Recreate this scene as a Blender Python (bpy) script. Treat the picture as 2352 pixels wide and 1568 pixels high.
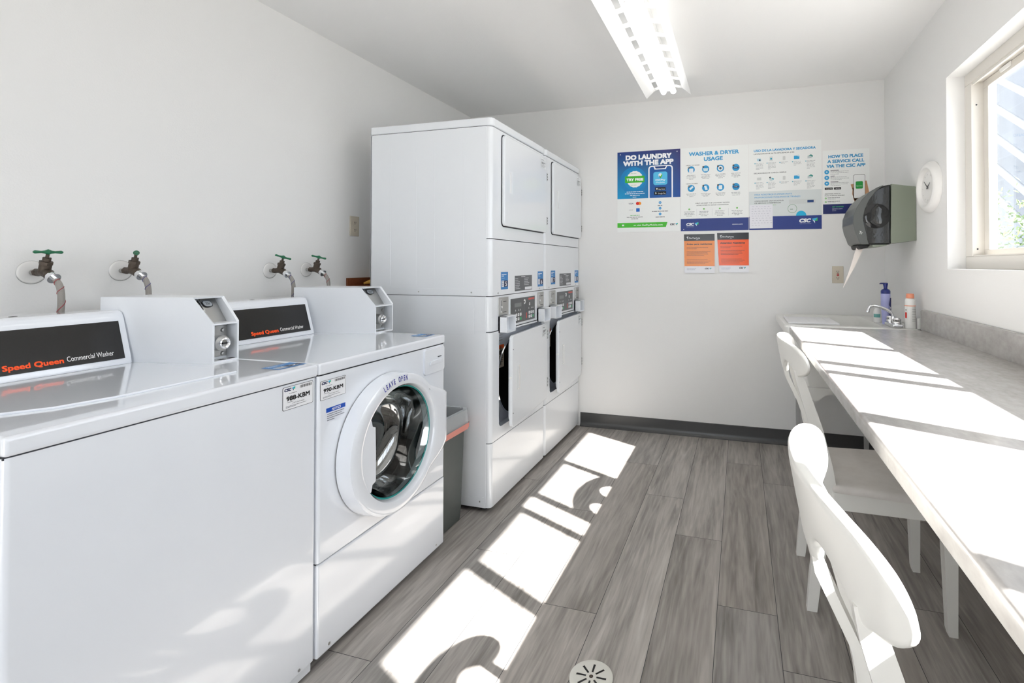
import bpy, bmesh, math, random
from mathutils import Vector, Matrix
random.seed(7)
PI = math.pi
sc = bpy.context.scene
for o in list(bpy.data.objects):
    bpy.data.objects.remove(o)

# ---------------------------------------------------------------- camera, light, exposure
cd = bpy.data.cameras.new('camera')
cam = bpy.data.objects.new('camera', cd)
sc.collection.objects.link(cam)
cam.location = (0, 0, 1.2387)
cam.rotation_euler = (math.radians(90.635), 0, math.radians(16.2497))
cd.sensor_width = 36
cd.lens = 36 * 1151.85 / 2352
cd.shift_x = (1176 - 1364.67) / 2352
cd.shift_y = (596.0 - 784) / 2352
cd.clip_start = 0.02
sc.camera = cam

w = bpy.data.worlds.new('sky'); sc.world = w; w.use_nodes = True
bg = w.node_tree.nodes['Background']
bg.inputs[0].default_value = (0.87, 0.925, 1.0, 1)
bg.inputs[1].default_value = 4.0

sd = bpy.data.lights.new('sun', 'SUN')
sun = bpy.data.objects.new('sun', sd); sc.collection.objects.link(sun)
sun.rotation_euler = Vector((-.955, .455, -.903)).to_track_quat('-Z', 'Y').to_euler()
sun.location = (6, -3, 6)
sd.energy = 34.0
sd.angle = math.radians(0.55)
sd.color = (1.0, 0.985, 0.965)

sc.view_settings.view_transform = 'Standard'
sc.view_settings.look = 'None'
sc.view_settings.exposure = 0.23
sc.view_settings.gamma = 1.0
sc.view_settings.use_curve_mapping = False
sc.cycles.use_denoising = True
sc.cycles.use_adaptive_sampling = True
sc.cycles.adaptive_threshold = 0.02
sc.cycles.max_bounces = 9
sc.cycles.diffuse_bounces = 6
sc.cycles.glossy_bounces = 4
sc.cycles.transparent_max_bounces = 8
sc.cycles.caustics_reflective = False
sc.cycles.caustics_refractive = False
sc.cycles.sample_clamp_indirect = 8

# ---------------------------------------------------------------- room numbers (metres)
XL, XR, YB, YF, H = -2.146, 0.916, 3.706, -1.5, 2.465

# ---------------------------------------------------------------- materials
def s2l(c):
    return tuple(((x / 12.92) if x <= 0.04045 else ((x + 0.055) / 1.055) ** 2.4) for x in [v / 255 for v in c])

def mat(name, col, rough=.5, metal=0, coat=0, emit=None, es=0, spec=None, bump=None, alpha=None):
    m = bpy.data.materials.new(name); m.use_nodes = True
    b = m.node_tree.nodes['Principled BSDF']
    b.inputs['Base Color'].default_value = (*col, 1)
    b.inputs['Roughness'].default_value = rough
    b.inputs['Metallic'].default_value = metal
    if coat:
        b.inputs['Coat Weight'].default_value = coat
        b.inputs['Coat Roughness'].default_value = .03
    if spec is not None: b.inputs['Specular IOR Level'].default_value = spec
    if emit:
        b.inputs['Emission Color'].default_value = (*emit, 1)
        b.inputs['Emission Strength'].default_value = es
    if alpha is not None: b.inputs['Alpha'].default_value = alpha
    nt = m.node_tree
    tc = nt.nodes.new('ShaderNodeTexCoord'); nz = nt.nodes.new('ShaderNodeTexNoise')
    nt.links.new(tc.outputs['Object'], nz.inputs['Vector'])
    sc_, st = bump if bump else (60, .02)
    nz.inputs['Scale'].default_value = sc_
    bp = nt.nodes.new('ShaderNodeBump'); bp.inputs['Strength'].default_value = st
    bp.inputs['Distance'].default_value = .01
    nt.links.new(nz.outputs['Fac'], bp.inputs['Height'])
    nt.links.new(bp.outputs['Normal'], b.inputs['Normal'])
    return m

def noisy(name, c1, c2, scale, rough, stretch=(1, 1, 1), detail=6, bump=0.0, metal=0):
    m = mat(name, c1, rough, metal)
    nt = m.node_tree; b = nt.nodes['Principled BSDF']
    tc = nt.nodes.new('ShaderNodeTexCoord'); mp = nt.nodes.new('ShaderNodeMapping')
    mp.inputs['Scale'].default_value = stretch
    nz = nt.nodes.new('ShaderNodeTexNoise'); nz.inputs['Scale'].default_value = scale
    nz.inputs['Detail'].default_value = detail; nz.inputs['Roughness'].default_value = .65
    r = nt.nodes.new('ShaderNodeValToRGB')
    r.color_ramp.elements[0].position = .3; r.color_ramp.elements[1].position = .7
    r.color_ramp.elements[0].color = (*c1, 1); r.color_ramp.elements[1].color = (*c2, 1)
    nt.links.new(tc.outputs['Object'], mp.inputs[0]); nt.links.new(mp.outputs[0], nz.inputs['Vector'])
    nt.links.new(nz.outputs['Fac'], r.inputs[0]); nt.links.new(r.outputs[0], b.inputs['Base Color'])
    return m

M = {}
M['wall'] = mat('wall_paint', (.80, .797, .785), .75, bump=(180, .05))
M['ceil'] = mat('ceiling_paint', (.87, .868, .86), .85, bump=(120, .06))
M['enamel'] = mat('white_enamel', (.79, .82, .87), .16, coat=.9, bump=(2, .003))
M['enamel2'] = mat('white_powder_coat', (.80, .825, .86), .28, bump=(240, .015))
M['dryer'] = mat('dryer_enamel', (.80, .825, .855), .2, coat=.3, bump=(3, .006))
M['seam'] = mat('dark_seam', (.03, .032, .04), .7)
M['blackp'] = mat('black_panel', (.018, .018, .020), .3)
M['rubber'] = mat('black_rubber', (.02, .02, .022), .6)
M['chrome'] = mat('chrome', (.82, .83, .85), .08, 1)
M['steel'] = mat('brushed_steel', (.5, .5, .49), .35, 1, bump=(300, .06))
M['hosem'] = mat('braided_steel', (.42, .40, .375), .36, 1, bump=(700, .5))
M['bronze'] = mat('dark_brass', (.085, .065, .05), .5, .5, bump=(90, .2))
M['green'] = mat('green_paint', (.01, .14, .06), .4)
M['ringw'] = mat('white_escutcheon', (.80, .79, .77), .35)
M['base'] = mat('vinyl_baseboard', (.055, .055, .055), .32)
M['frame'] = mat('almond_vinyl_frame', (.70, .67, .62), .35)
M['chair'] = mat('chair_white_paint', (.80, .79, .75), .3, bump=(40, .03))
M['tubp'] = mat('tub_plastic', (.78, .775, .745), .35)
M['reflector'] = mat('reflector_enamel', (.88, .88, .87), .35)
M['tube'] = mat('lit_tube', (1, 1, 1), .3, emit=(1, .99, .97), es=2.4)
M['bin'] = noisy('bin_plastic', (.075, .085, .08), (.095, .105, .098), 5, .5)
M['sage'] = mat('sage_housing', (.205, .23, .18), .4)
M['smoke'] = mat('smoke_plastic', (.012, .013, .014), .07)
M['greyst'] = mat('charcoal_strip', (.075, .08, .075), .33)
M['ivory'] = mat('ivory_plate', (.60, .54, .44), .4)
M['dark'] = mat('slot_dark', (.012, .012, .012), .6)
M['clockw'] = mat('clock_plastic', (.80, .79, .77), .35)
M['lav'] = mat('lavender_plastic', (.40, .42, .72), .35)
M['navy'] = mat('navy_plastic', (.008, .018, .16), .3)
M['coral'] = mat('coral_cap', (.80, .30, .18), .4)
M['wht'] = mat('white_plastic', (.80, .80, .78), .35)
M['drain'] = mat('drain_white', (.74, .73, .67), .4)
M['wood'] = noisy('brown_wood', (.17, .05, .015), (.25, .08, .03), 6, .5, (1, 8, 8))
M['yel'] = mat('mustard_cloth', (.75, .42, .08), .7)
M['legg'] = mat('tub_leg_grey', (.42, .42, .41), .5)
M['dbox'] = mat('inner_bulkhead', (.62, .66, .72), .45)
M['seat'] = noisy('seat_fabric', (.62, .585, .55), (.72, .69, .66), 9, .8)
M['drum'] = mat('drum_steel', (.16, .16, .165), .3, 1)
M['paper'] = mat('towel_paper', (.80, .74, .69), .8)
M['towel'] = mat('white_towel', (.74, .74, .75), .9, bump=(150, .3))
M['bush'] = noisy('leaf_green', (.05, .085, .03), (.12, .17, .06), 12, .6)
M['rail'] = mat('railing_paint', (.42, .43, .45), .5)
M['ground'] = noisy('ground_grey', (.40, .395, .385), (.47, .465, .45), 3, .9)

# colour-attribute print material for posters, stickers and lettering
def print_mat(name, rough, spec=.4):
    m = bpy.data.materials.new(name); m.use_nodes = True
    nt = m.node_tree; b = nt.nodes['Principled BSDF']
    a = nt.nodes.new('ShaderNodeVertexColor'); a.layer_name = 'ink'
    nt.links.new(a.outputs['Color'], b.inputs['Base Color'])
    b.inputs['Roughness'].default_value = rough; b.inputs['Specular IOR Level'].default_value = spec
    return m
M['print'] = print_mat('printed_ink', .4)
M['gloss'] = print_mat('glossy_print', .18, .5)

def glassy(name, col, gl, rough=0.0, tr=(1, 1, 1)):
    m = bpy.data.materials.new(name); m.use_nodes = True
    nt = m.node_tree; nt.nodes.clear()
    o = nt.nodes.new('ShaderNodeOutputMaterial'); mx = nt.nodes.new('ShaderNodeMixShader')
    t = nt.nodes.new('ShaderNodeBsdfTransparent'); g = nt.nodes.new('ShaderNodeBsdfGlossy')
    t.inputs[0].default_value = (*tr, 1); g.inputs['Color'].default_value = (*col, 1)
    g.inputs['Roughness'].default_value = rough
    f = nt.nodes.new('ShaderNodeLayerWeight'); f.inputs[0].default_value = .5
    pw = nt.nodes.new('ShaderNodeMath'); pw.operation = 'POWER'; pw.inputs[1].default_value = gl[1]
    ml = nt.nodes.new('ShaderNodeMath'); ml.operation = 'MULTIPLY_ADD'; ml.inputs[1].default_value = 1 - gl[0]; ml.inputs[2].default_value = gl[0]
    nt.links.new(f.outputs['Facing'], pw.inputs[0]); nt.links.new(pw.outputs[0], ml.inputs[0])
    nt.links.new(ml.outputs[0], mx.inputs[0])
    nt.links.new(t.outputs[0], mx.inputs[1]); nt.links.new(g.outputs[0], mx.inputs[2])
    nt.links.new(mx.outputs[0], o.inputs[0])
    return m
M['pane'] = glassy('window_glass', (.9, .95, .93), (.04, 5), 0, (.965, .968, .968))
M['bowl'] = glassy('door_bowl_glass', (.95, .97, .98), (.26, 1.8), .01, (.55, .62, .62))
M['poly'] = mat('clear_liner', (.84, .87, .90), .2, alpha=.42)
M['pink'] = mat('pink_drawstring', (.80, .30, .24), .4, alpha=.85)
M['teal'] = mat('teal_refraction', (.03, .30, .28), .2)

def floor_mat():
    m = bpy.data.materials.new('grey_oak_planks'); m.use_nodes = True
    nt = m.node_tree; b = nt.nodes['Principled BSDF']; N = nt.nodes.new; L = nt.links.new
    uv = N('ShaderNodeUVMap'); uv.uv_map = 'plank'
    tone = N('ShaderNodeVertexColor'); tone.layer_name = 'ink'
    mp = N('ShaderNodeMapping'); mp.inputs['Scale'].default_value = (1, .075, 1)
    L(uv.outputs[0], mp.inputs[0])
    n1 = N('ShaderNodeTexNoise'); n1.inputs['Scale'].default_value = 9; n1.inputs['Detail'].default_value = 5
    n1.inputs['Distortion'].default_value = 1.1
    n2 = N('ShaderNodeTexNoise'); n2.inputs['Scale'].default_value = 70; n2.inputs['Detail'].default_value = 7
    n2.inputs['Distortion'].default_value = .25
    n3 = N('ShaderNodeTexNoise'); n3.inputs['Scale'].default_value = 16; n3.inputs['Detail'].default_value = 3
    n3.inputs['Distortion'].default_value = 2.4
    for n in (n1, n2, n3): L(mp.outputs[0], n.inputs['Vector'])
    mul = N('ShaderNodeMath'); mul.operation = 'MULTIPLY'; mul.inputs[1].default_value = 9
    L(n3.outputs['Fac'], mul.inputs[0])
    sn = N('ShaderNodeMath'); sn.operation = 'SINE'; L(mul.outputs[0], sn.inputs[0])
    mp2 = N('ShaderNodeMath'); mp2.operation = 'MULTIPLY'; mp2.inputs[1].default_value = .16
    mu1 = N('ShaderNodeMath'); mu1.operation = 'MULTIPLY'; mu1.inputs[1].default_value = 10
    L(n3.outputs['Fac'], mu1.inputs[0])
    L(sn.outputs[0], mp2.inputs[0])
    a1 = N('ShaderNodeMath'); a1.operation = 'ADD'; L(n1.outputs['Fac'], a1.inputs[0]); L(mp2.outputs[0], a1.inputs[1])
    mx = N('ShaderNodeMix'); mx.data_type = 'FLOAT'; mx.inputs[0].default_value = .42
    L(a1.outputs[0], mx.inputs[2]); L(n2.outputs['Fac'], mx.inputs[3])
    r = N('ShaderNodeValToRGB'); e = r.color_ramp.elements
    e[0].position = .24; e[0].color = (*s2l((120, 115, 110)), 1)
    e[1].position = .76; e[1].color = (*s2l((200, 195, 189)), 1)
    k = e.new(.48); k.color = (*s2l((169, 163, 157)), 1)
    L(mx.outputs[0], r.inputs[0])
    mm = N('ShaderNodeMix'); mm.data_type = 'RGBA'; mm.blend_type = 'MULTIPLY'; mm.inputs[0].default_value = 1
    L(r.outputs[0], mm.inputs[6]); L(tone.outputs[0], mm.inputs[7])
    L(mm.outputs[2], b.inputs['Base Color'])
    b.inputs['Roughness'].default_value = .42
    bu = N('ShaderNodeBump'); bu.inputs['Strength'].default_value = .12; bu.inputs['Distance'].default_value = .002
    L(n2.outputs['Fac'], bu.inputs['Height']); L(bu.outputs[0], b.inputs['Normal'])
    return m
M['floor'] = floor_mat()

def counter_mat():
    m = mat('grey_laminate', (.3, .3, .29), .22)
    nt = m.node_tree; b = nt.nodes['Principled BSDF']; N = nt.nodes.new; L = nt.links.new
    tc = N('ShaderNodeTexCoord'); mp = N('ShaderNodeMapping'); mp.inputs['Scale'].default_value = (1.6, .7, 1)
    n1 = N('ShaderNodeTexNoise'); n1.inputs['Scale'].default_value = 5; n1.inputs['Detail'].default_value = 8
    n1.inputs['Roughness'].default_value = .7
    n2 = N('ShaderNodeTexNoise'); n2.inputs['Scale'].default_value = 45; n2.inputs['Detail'].default_value = 4
    L(tc.outputs['Object'], mp.inputs[0]); L(mp.outputs[0], n1.inputs['Vector']); L(mp.outputs[0], n2.inputs['Vector'])
    mx = N('ShaderNodeMix'); mx.data_type = 'FLOAT'; mx.inputs[0].default_value = .3
    L(n1.outputs['Fac'], mx.inputs[2]); L(n2.outputs['Fac'], mx.inputs[3])
    r = N('ShaderNodeValToRGB'); e = r.color_ramp.elements
    e[0].position = .3; e[0].color = (*s2l((150, 146, 144)), 1)
    e[1].position = .7; e[1].color = (*s2l((188, 185, 182)), 1)
    L(mx.outputs[0], r.inputs[0]); L(r.outputs[0], b.inputs['Base Color'])
    return m
M['counter'] = counter_mat()

def brick_mat():
    m = mat('grey_block_wall', (.5, .5, .5), .9)
    nt = m.node_tree; b = nt.nodes['Principled BSDF']; N = nt.nodes.new; L = nt.links.new
    tc = N('ShaderNodeTexCoord'); mp = N('ShaderNodeMapping'); mp.inputs['Rotation'].default_value = (PI / 2, 0, PI / 2)
    sp = N('ShaderNodeSeparateXYZ'); cb = N('ShaderNodeCombineXYZ')
    L(tc.outputs['Object'], sp.inputs[0]); L(sp.outputs['Y'], cb.inputs[0]); L(sp.outputs['Z'], cb.inputs[1])
    br = N('ShaderNodeTexBrick'); br.inputs['Scale'].default_value = 1
    br.inputs['Brick Width'].default_value = .8; br.inputs['Row Height'].default_value = .4
    br.inputs['Mortar Size'].default_value = .012
    br.inputs['Color1'].default_value = (.27, .28, .30, 1); br.inputs['Color2'].default_value = (.30, .31, .335, 1)
    br.inputs['Mortar'].default_value = (.31, .32, .345, 1)
    L(cb.outputs[0], br.inputs['Vector']); L(br.outputs[0], b.inputs['Base Color'])
    return m
M['brick'] = brick_mat()

# ---------------------------------------------------------------- mesh building helpers
_mats = M
class MB:
    def __init__(s):
        s.v = []; s.f = []; s.m = []; s.c = []; s.names = []
    def mi(s, m):
        if m not in s.names: s.names.append(m)
        return s.names.index(m)
    def add(s, verts, faces, m, col=(1, 1, 1), cols=None):
        k = len(s.v); s.v += [tuple(v) for v in verts]; i = s.mi(m)
        for n, f in enumerate(faces):
            s.f.append([k + a for a in f]); s.m.append(i)
            s.c.append([cols[a] for a in f] if cols else [col] * len(f))
        return s
    def bm(s, b, m, xf=None):
        b.verts.index_update()
        s.add([(xf @ v.co) if xf else v.co for v in b.verts], [[v.index for v in f.verts] for f in b.faces], m); b.free(); return s
    def box(s, a, b, m, bev=0, seg=2, xf=None):
        q = bmesh.new(); bmesh.ops.create_cube(q, size=1)
        a = Vector(a); b = Vector(b)
        for v in q.verts: v.co = Vector(((a[i] + b[i]) / 2 + v.co[i] * abs(b[i] - a[i]) for i in range(3)))
        if bev: bmesh.ops.bevel(q, geom=q.edges[:], offset=bev, segments=seg, affect='EDGES', profile=.6)
        return s.bm(q, m, xf)
    def prism(s, pts, axis, lo, hi, m, bev=0, seg=2, xf=None):
        """pts: outline in the plane normal to axis (x:(y,z) y:(x,z) z:(x,y))"""
        q = bmesh.new()
        def P(p, t): return {'x': (t, p[0], p[1]), 'y': (p[0], t, p[1]), 'z': (p[0], p[1], t)}[axis]
        A = [q.verts.new(P(p, lo)) for p in pts]; B = [q.verts.new(P(p, hi)) for p in pts]; n = len(pts)
        q.faces.new(A); q.faces.new(B[::-1])
        for i in range(n): q.faces.new((A[i], B[i], B[(i + 1) % n], A[(i + 1) % n]))
        bmesh.ops.recalc_face_normals(q, faces=q.faces[:])
        if bev: bmesh.ops.bevel(q, geom=q.edges[:], offset=bev, segments=seg, affect='EDGES', profile=.6)
        return s.bm(q, m, xf)
    def cyl(s, p0, p1, r, m, seg=24, r1=None, cap=True):
        return s.tube([p0, p1], [r, r if r1 is None else r1], m, seg, cap)
    def tube(s, pts, r, m, seg=12, cap=True):
        pts = [Vector(p) for p in pts]; n = len(pts)
        if not isinstance(r, (list, tuple)): r = [r] * n
        V = []; F = []; t0 = (pts[1] - pts[0]).normalized()
        u = t0.orthogonal().normalized()
        for i, p in enumerate(pts):
            t = (pts[min(i + 1, n - 1)] - pts[max(i - 1, 0)]).normalized()
            u = (u - t * u.dot(t)).normalized(); w_ = t.cross(u)
            for k in range(seg):
                a = 2 * PI * k / seg
                V.append(p + (u * math.cos(a) + w_ * math.sin(a)) * r[i])
        for i in range(n - 1):
            for k in range(seg):
                a = i * seg + k; b_ = i * seg + (k + 1) % seg
                F.append((a, b_, b_ + seg, a + seg))
        if cap:
            F.append(tuple(range(seg))[::-1]); F.append(tuple(range((n - 1) * seg, n * seg)))
        return s.add(V, F, m)
    def lathe(s, prof, c, ax, m, seg=48, ripple=None):
        """prof: (radius, distance along ax)"""
        c = Vector(c); t = Vector(ax).normalized(); u = t.orthogonal().normalized(); w_ = t.cross(u)
        V = []; F = []
        for j, (r, d) in enumerate(prof):
            for k in range(seg):
                a = 2 * PI * k / seg
                rr = r if not ripple else r * ripple(a, j)
                V.append(c + t * d + (u * math.cos(a) + w_ * math.sin(a)) * rr)
        for j in range(len(prof) - 1):
            for k in range(seg):
                a = j * seg + k; b_ = j * seg + (k + 1) % seg
                F.append((a, b_, b_ + seg, a + seg))
        return s.add(V, F, m)
    def loft(s, secs, m, bev=0):
        """secs: (cx, cy, z, sx, sy) rectangles stacked upwards"""
        q = bmesh.new(); R = []
        for cx, cy, z, sx, sy in secs:
            R.append([q.verts.new((cx + a * sx / 2, cy + b_ * sy / 2, z)) for a, b_ in ((-1, -1), (1, -1), (1, 1), (-1, 1))])
        q.faces.new(R[0][::-1]); q.faces.new(R[-1])
        for A, B in zip(R, R[1:]):
            for i in range(4): q.faces.new((A[i], A[(i + 1) % 4], B[(i + 1) % 4], B[i]))
        if bev:
            ed = [e for e in q.edges if len(e.link_faces) == 2 and e.calc_face_angle() > .6]
            bmesh.ops.bevel(q, geom=ed, offset=bev, segments=2, affect='EDGES', profile=.6)
        return s.bm(q, m)
    def build(s, name, parent=None, smooth=40, local=False):
        me = bpy.data.meshes.new(name)
        off = Vector((0, 0, 0))
        if parent is not None and not local:
            p = parent; 
            while p: off += Vector(p.location); p = p.parent
        me.from_pydata([Vector(v) - off for v in s.v], [], s.f)
        for n in s.names: me.materials.append(_mats[n])
        me.polygons.foreach_set('material_index', s.m)
        ca = me.color_attributes.new('ink', 'FLOAT_COLOR', 'CORNER')
        flat = []
        for f in s.c:
            for c in f: flat += [*c, 1.0]
        ca.data.foreach_set('color', flat)
        if smooth:
            b = bmesh.new(); b.from_mesh(me)
            for f in b.faces: f.smooth = True
            for e in b.edges:
                if len(e.link_faces) == 2:
                    e.smooth = e.calc_face_angle(0) < math.radians(smooth)
                else: e.smooth = False
            b.to_mesh(me); b.free()
        me.update()
        o = bpy.data.objects.new(name, me); sc.collection.objects.link(o)
        if parent is not None: o.parent = parent
        if smooth:
            wn = o.modifiers.new('even_shading', 'WEIGHTED_NORMAL'); wn.keep_sharp = True
        return o

def tag(o, label=None, cat=None, group=None, kind=None):
    if label: o['label'] = label
    if cat: o['category'] = cat
    if group: o['group'] = group
    if kind: o['kind'] = kind
    return o
def thing(name, label, cat, loc=(0, 0, 0), rz=0, group=None):
    o = bpy.data.objects.new(name, None); sc.collection.objects.link(o)
    o.empty_display_size = .05
    o.location = loc; o.rotation_euler = (0, 0, rz)
    return tag(o, label, cat, group)
def struct(name, mb, smooth=0):
    return tag(mb.build(name, None, smooth), kind='structure')
def copy_tree(o, parent=None, dz=(0, 0, 0)):
    c = o.copy(); sc.collection.objects.link(c)
    if parent: c.parent = parent
    for ch in list(o.children): copy_tree(ch, c)
    return c

# ---------------------------------------------------------------- lettering and flat print
_tc = {}
def text_geo(s_, bold, slant=0.0):
    key = (s_, bold, slant)
    if key in _tc: return _tc[key]
    cu = bpy.data.curves.new('t', 'FONT'); cu.body = s_; cu.size = 1; cu.resolution_u = 3
    cu.offset = bold; cu.shear = slant
    ob = bpy.data.objects.new('t', cu); sc.collection.objects.link(ob)
    dg = bpy.context.evaluated_depsgraph_get()
    me = bpy.data.meshes.new_from_object(ob.evaluated_get(dg))
    V = [(v.co.x, v.co.y) for v in me.vertices]; F = [tuple(p.vertices) for p in me.polygons]
    bpy.data.objects.remove(ob); bpy.data.meshes.remove(me); bpy.data.curves.remove(cu)
    if not V: V = [(0, 0)]
    x0 = min(v[0] for v in V); x1 = max(v[0] for v in V)
    y1 = max(v[1] for v in V); y0 = min(v[1] for v in V)
    _tc[key] = (V, F, x0, x1, y0, y1)
    return _tc[key]

class Sheet:
    """flat print: origin at top-left corner, x right, y down in units of w and h"""
    def __init__(s, O, U, V, W, Hh, m='print', step=.00035, mb=None, base=0.0):
        s.O = Vector(O); s.U = Vector(U).normalized(); s.V = Vector(V).normalized()   # V points up
        s.N = s.U.cross(s.V).normalized(); s.W = W; s.H = Hh; s.mat = m; s.k = 0; s.step = step
        s.mb = mb or MB(); s.base = base; s.bendf = None
    def P(s, x, y, l):
        d = s.base + s.step * l
        if s.bendf: d += s.bendf(x, y)
        return s.O + s.U * (x * s.W) - s.V * (y * s.H) + s.N * d
    def poly(s, pts, col, l=1, cols=None):
        c = s2l(col) if col else None
        cc = [s2l(k) for k in cols] if cols else None
        s.mb.add([s.P(x, y, l) for x, y in pts[::-1]], [list(range(len(pts)))], s.mat, c or (1, 1, 1), cc[::-1] if cc else None); return s
    def rect(s, x0, y0, x1, y1, col, l=1, cols=None):
        return s.poly([(x0, y0), (x1, y0), (x1, y1), (x0, y1)], col, l, cols)
    def rrect(s, x0, y0, x1, y1, r, col, l=1):
        rx = r; ry = r * s.W / s.H; P = []
        for cx, cy, a0 in ((x1 - rx, y0 + ry, -90), (x1 - rx, y1 - ry, 0), (x0 + rx, y1 - ry, 90), (x0 + rx, y0 + ry, 180)):
            for k in range(6):
                a = math.radians(a0 + 90 * k / 5); P.append((cx + rx * math.cos(a), cy + ry * math.sin(a)))
        return s.poly(P, col, l)
    def circ(s, x, y, r, col, l=1, n=28, star=0, a0=0, a1=360):
        P = []
        for k in range(n + (1 if a1 - a0 < 360 else 0)):
            a = math.radians(a0 + (a1 - a0) * k / n); q = r * (1 + (star if k % 2 else -star))
            P.append((x + q * math.cos(a), y + q * math.sin(a) * s.W / s.H))
        return s.poly(P, col, l)
    def text(s, t, x0, x1, yb, cap, col, l=2, bold=0.0, slant=0.0, dy=0.0):
        """letters fitted between x0 and x1 with baseline yb and capital height cap (fractions); dy tilts the line"""
        V, F, a, b, lo, hi = text_geo(t, 0.0, slant)
        hc = text_geo('H', 0.0)[5]
        bx = bold * cap * s.H / s.W; by = bold * cap
        sx = (x1 - x0 - 2 * bx) / (b - a); sy = (cap - 2 * by) / hc
        sh = ((0, 0),) if bold <= 0 else ((-1, -1), (1, -1), (-1, 1), (1, 1)) if bold < .06 else ((-1, -1), (1, -1), (-1, 1), (1, 1), (0, 1), (0, -1), (-1, 0), (1, 0))
        for i, (ex, ey) in enumerate(sh):
            s.mb.add([s.P(x0 + bx + ex * bx + (v[0] - a) * sx, yb - by + ey * by - v[1] * sy, l + .1 * i) for v in V], F, s.mat, s2l(col))
        return s
    def lines(s, x0, x1, y0, dy, n, th, col, l=2, center=False, seed=0):
        rr = random.Random(seed + int(x0 * 1000) + n)
        for i in range(n):
            ww = (x1 - x0) * (rr.uniform(.8, 1) if i < n - 1 else rr.uniform(.35, .75))
            xa = (x0 + x1 - ww) / 2 if center else x0
            y = y0 + i * dy
            x = xa
            while x < xa + ww - .004:          # little word-like dashes
                wl = rr.uniform(.02, .055)
                xe = min(x + wl, xa + ww)
                s.rect(x, y, xe, y + th, col, l); x = xe + .007
        return s
    def csc(s, x, y, w_, col, sub=None, l=2):
        h_ = w_ * .22 * s.W / s.H
        s.text('CSC', x, x + w_ * .62, y, h_, col, l, .07, .25)
        d = w_; cx = x + w_ * .66; k = s.W / s.H
        s.poly([(cx, y - h_ * .9), (cx + .30 * w_, y - h_ * 1.2), (cx + .16 * w_, y - h_ * .35)], (60, 180, 225), l)
        s.poly([(cx + .30 * w_, y - h_ * 1.2), (cx + .30 * w_, y - h_ * .4), (cx + .16 * w_, y - h_ * .35)], (70, 190, 90), l)
        s.poly([(cx + .02 * w_, y - h_ * .7), (cx + .16 * w_, y - h_ * .35), (cx + .17 * w_, y + h_ * .25)], sub or col, l)
        return s

# ================================================================= SETTING
def quad_wall(mb, pts, m): mb.add(pts, [list(range(len(pts)))], m)

# floor of grey planks, seams in the real places
fl = MB()
PW = .2055; cols_x = [-.495 + PW * k for k in range(-9, 10)]
joint = {-9: .3, -8: .75, -7: 1.1, -6: .2, -5: .9, -4: 1.324, -3: .6, -2: 2.433, -1: 1.727, 0: 2.70, 1: 2.335, 2: 1.895, 3: 1.647, 4: 2.25, 5: .7, 6: 1.4, 7: .3, 8: 1.0, 9: .4}
verts = []; PL = 1.375; gap = .0009
uvs = []
for k in range(-9, 10):
    x0 = -.495 + PW * k; x1 = x0 + PW
    x0 = max(x0, XL); x1 = min(x1, XR)
    if x1 <= x0: continue
    y = joint[k] - PL * 6
    while y < YB:
        ya, yb = max(y, YF), min(y + PL, YB)
        if yb > ya:
            t = random.uniform(.86, 1.14)
            tint = random.uniform(-.02, .02)
            c = (t * (1 + tint), t, t * (1 - tint))
            fl.add([(x0 + gap, ya + gap, 0), (x1 - gap, ya + gap, 0), (x1 - gap, yb - gap, 0), (x0 + gap, yb - gap, 0)], [(0, 1, 2, 3)], 'floor', c)
            ou, ov = random.uniform(0, 50), random.uniform(0, 50)
            uvs += [(ou, ov), (ou + x1 - x0, ov), (ou + x1 - x0, ov + yb - ya), (ou, ov + yb - ya)]
        y += PL
nq = len(uvs)
fl.add([(XL - .15, YF - .15, -.0015), (XR + .2, YF - .15, -.0015), (XR + .2, YB + .15, -.0015), (XL - .15, YB + .15, -.0015)], [(0, 1, 2, 3)], 'seam')
fl.box((XL - .15, YF - .15, -.1), (XR + .2, YB + .15, -.002), 'seam')
floor = struct('floor', fl)
ul = floor.data.uv_layers.new(name='plank')
for i, u in enumerate(uvs): ul.data[i].uv = u

mb = MB(); mb.box((XL - .15, YF - .15, H), (XR + .25, YB + .15, H + .12), 'ceil'); struct('ceiling', mb)
mb = MB(); mb.box((XL - .12, YF - .12, 0), (XL, YB + .12, H), 'wall'); struct('wall_left', mb)
mb = MB(); mb.box((XL, YB, 0), (XR, YB + .12, H), 'wall'); struct('wall_back', mb)
# wall behind the camera, with an unseen open doorway added to let daylight in
mb = MB(); D0, D1, DH = -1.05, -.05, 2.08
mb.box((XL, YF - .12, 0), (D0, YF, H), 'wall'); mb.box((D1, YF - .12, 0), (XR, YF, H), 'wall'); mb.box((D0, YF - .12, DH), (D1, YF, H), 'wall')
struct('wall_front', mb)
# right wall with the window opening
WY0, WY1, WZ0, WZ1 = -.36, 2.672, 1.221, 2.103
WT = .19
mb = MB()
mb.box((XR, YF - .12, 0), (XR + WT, YB + .12, WZ0), 'wall')
mb.box((XR, YF - .12, WZ1), (XR + WT, YB + .12, H), 'wall')
mb.box((XR, WY1, WZ0), (XR + WT, YB + .12, WZ1), 'wall')
mb.box((XR, YF - .12, WZ0), (XR + WT, WY0, WZ1), 'wall')
struct('wall_right', mb)

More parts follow.
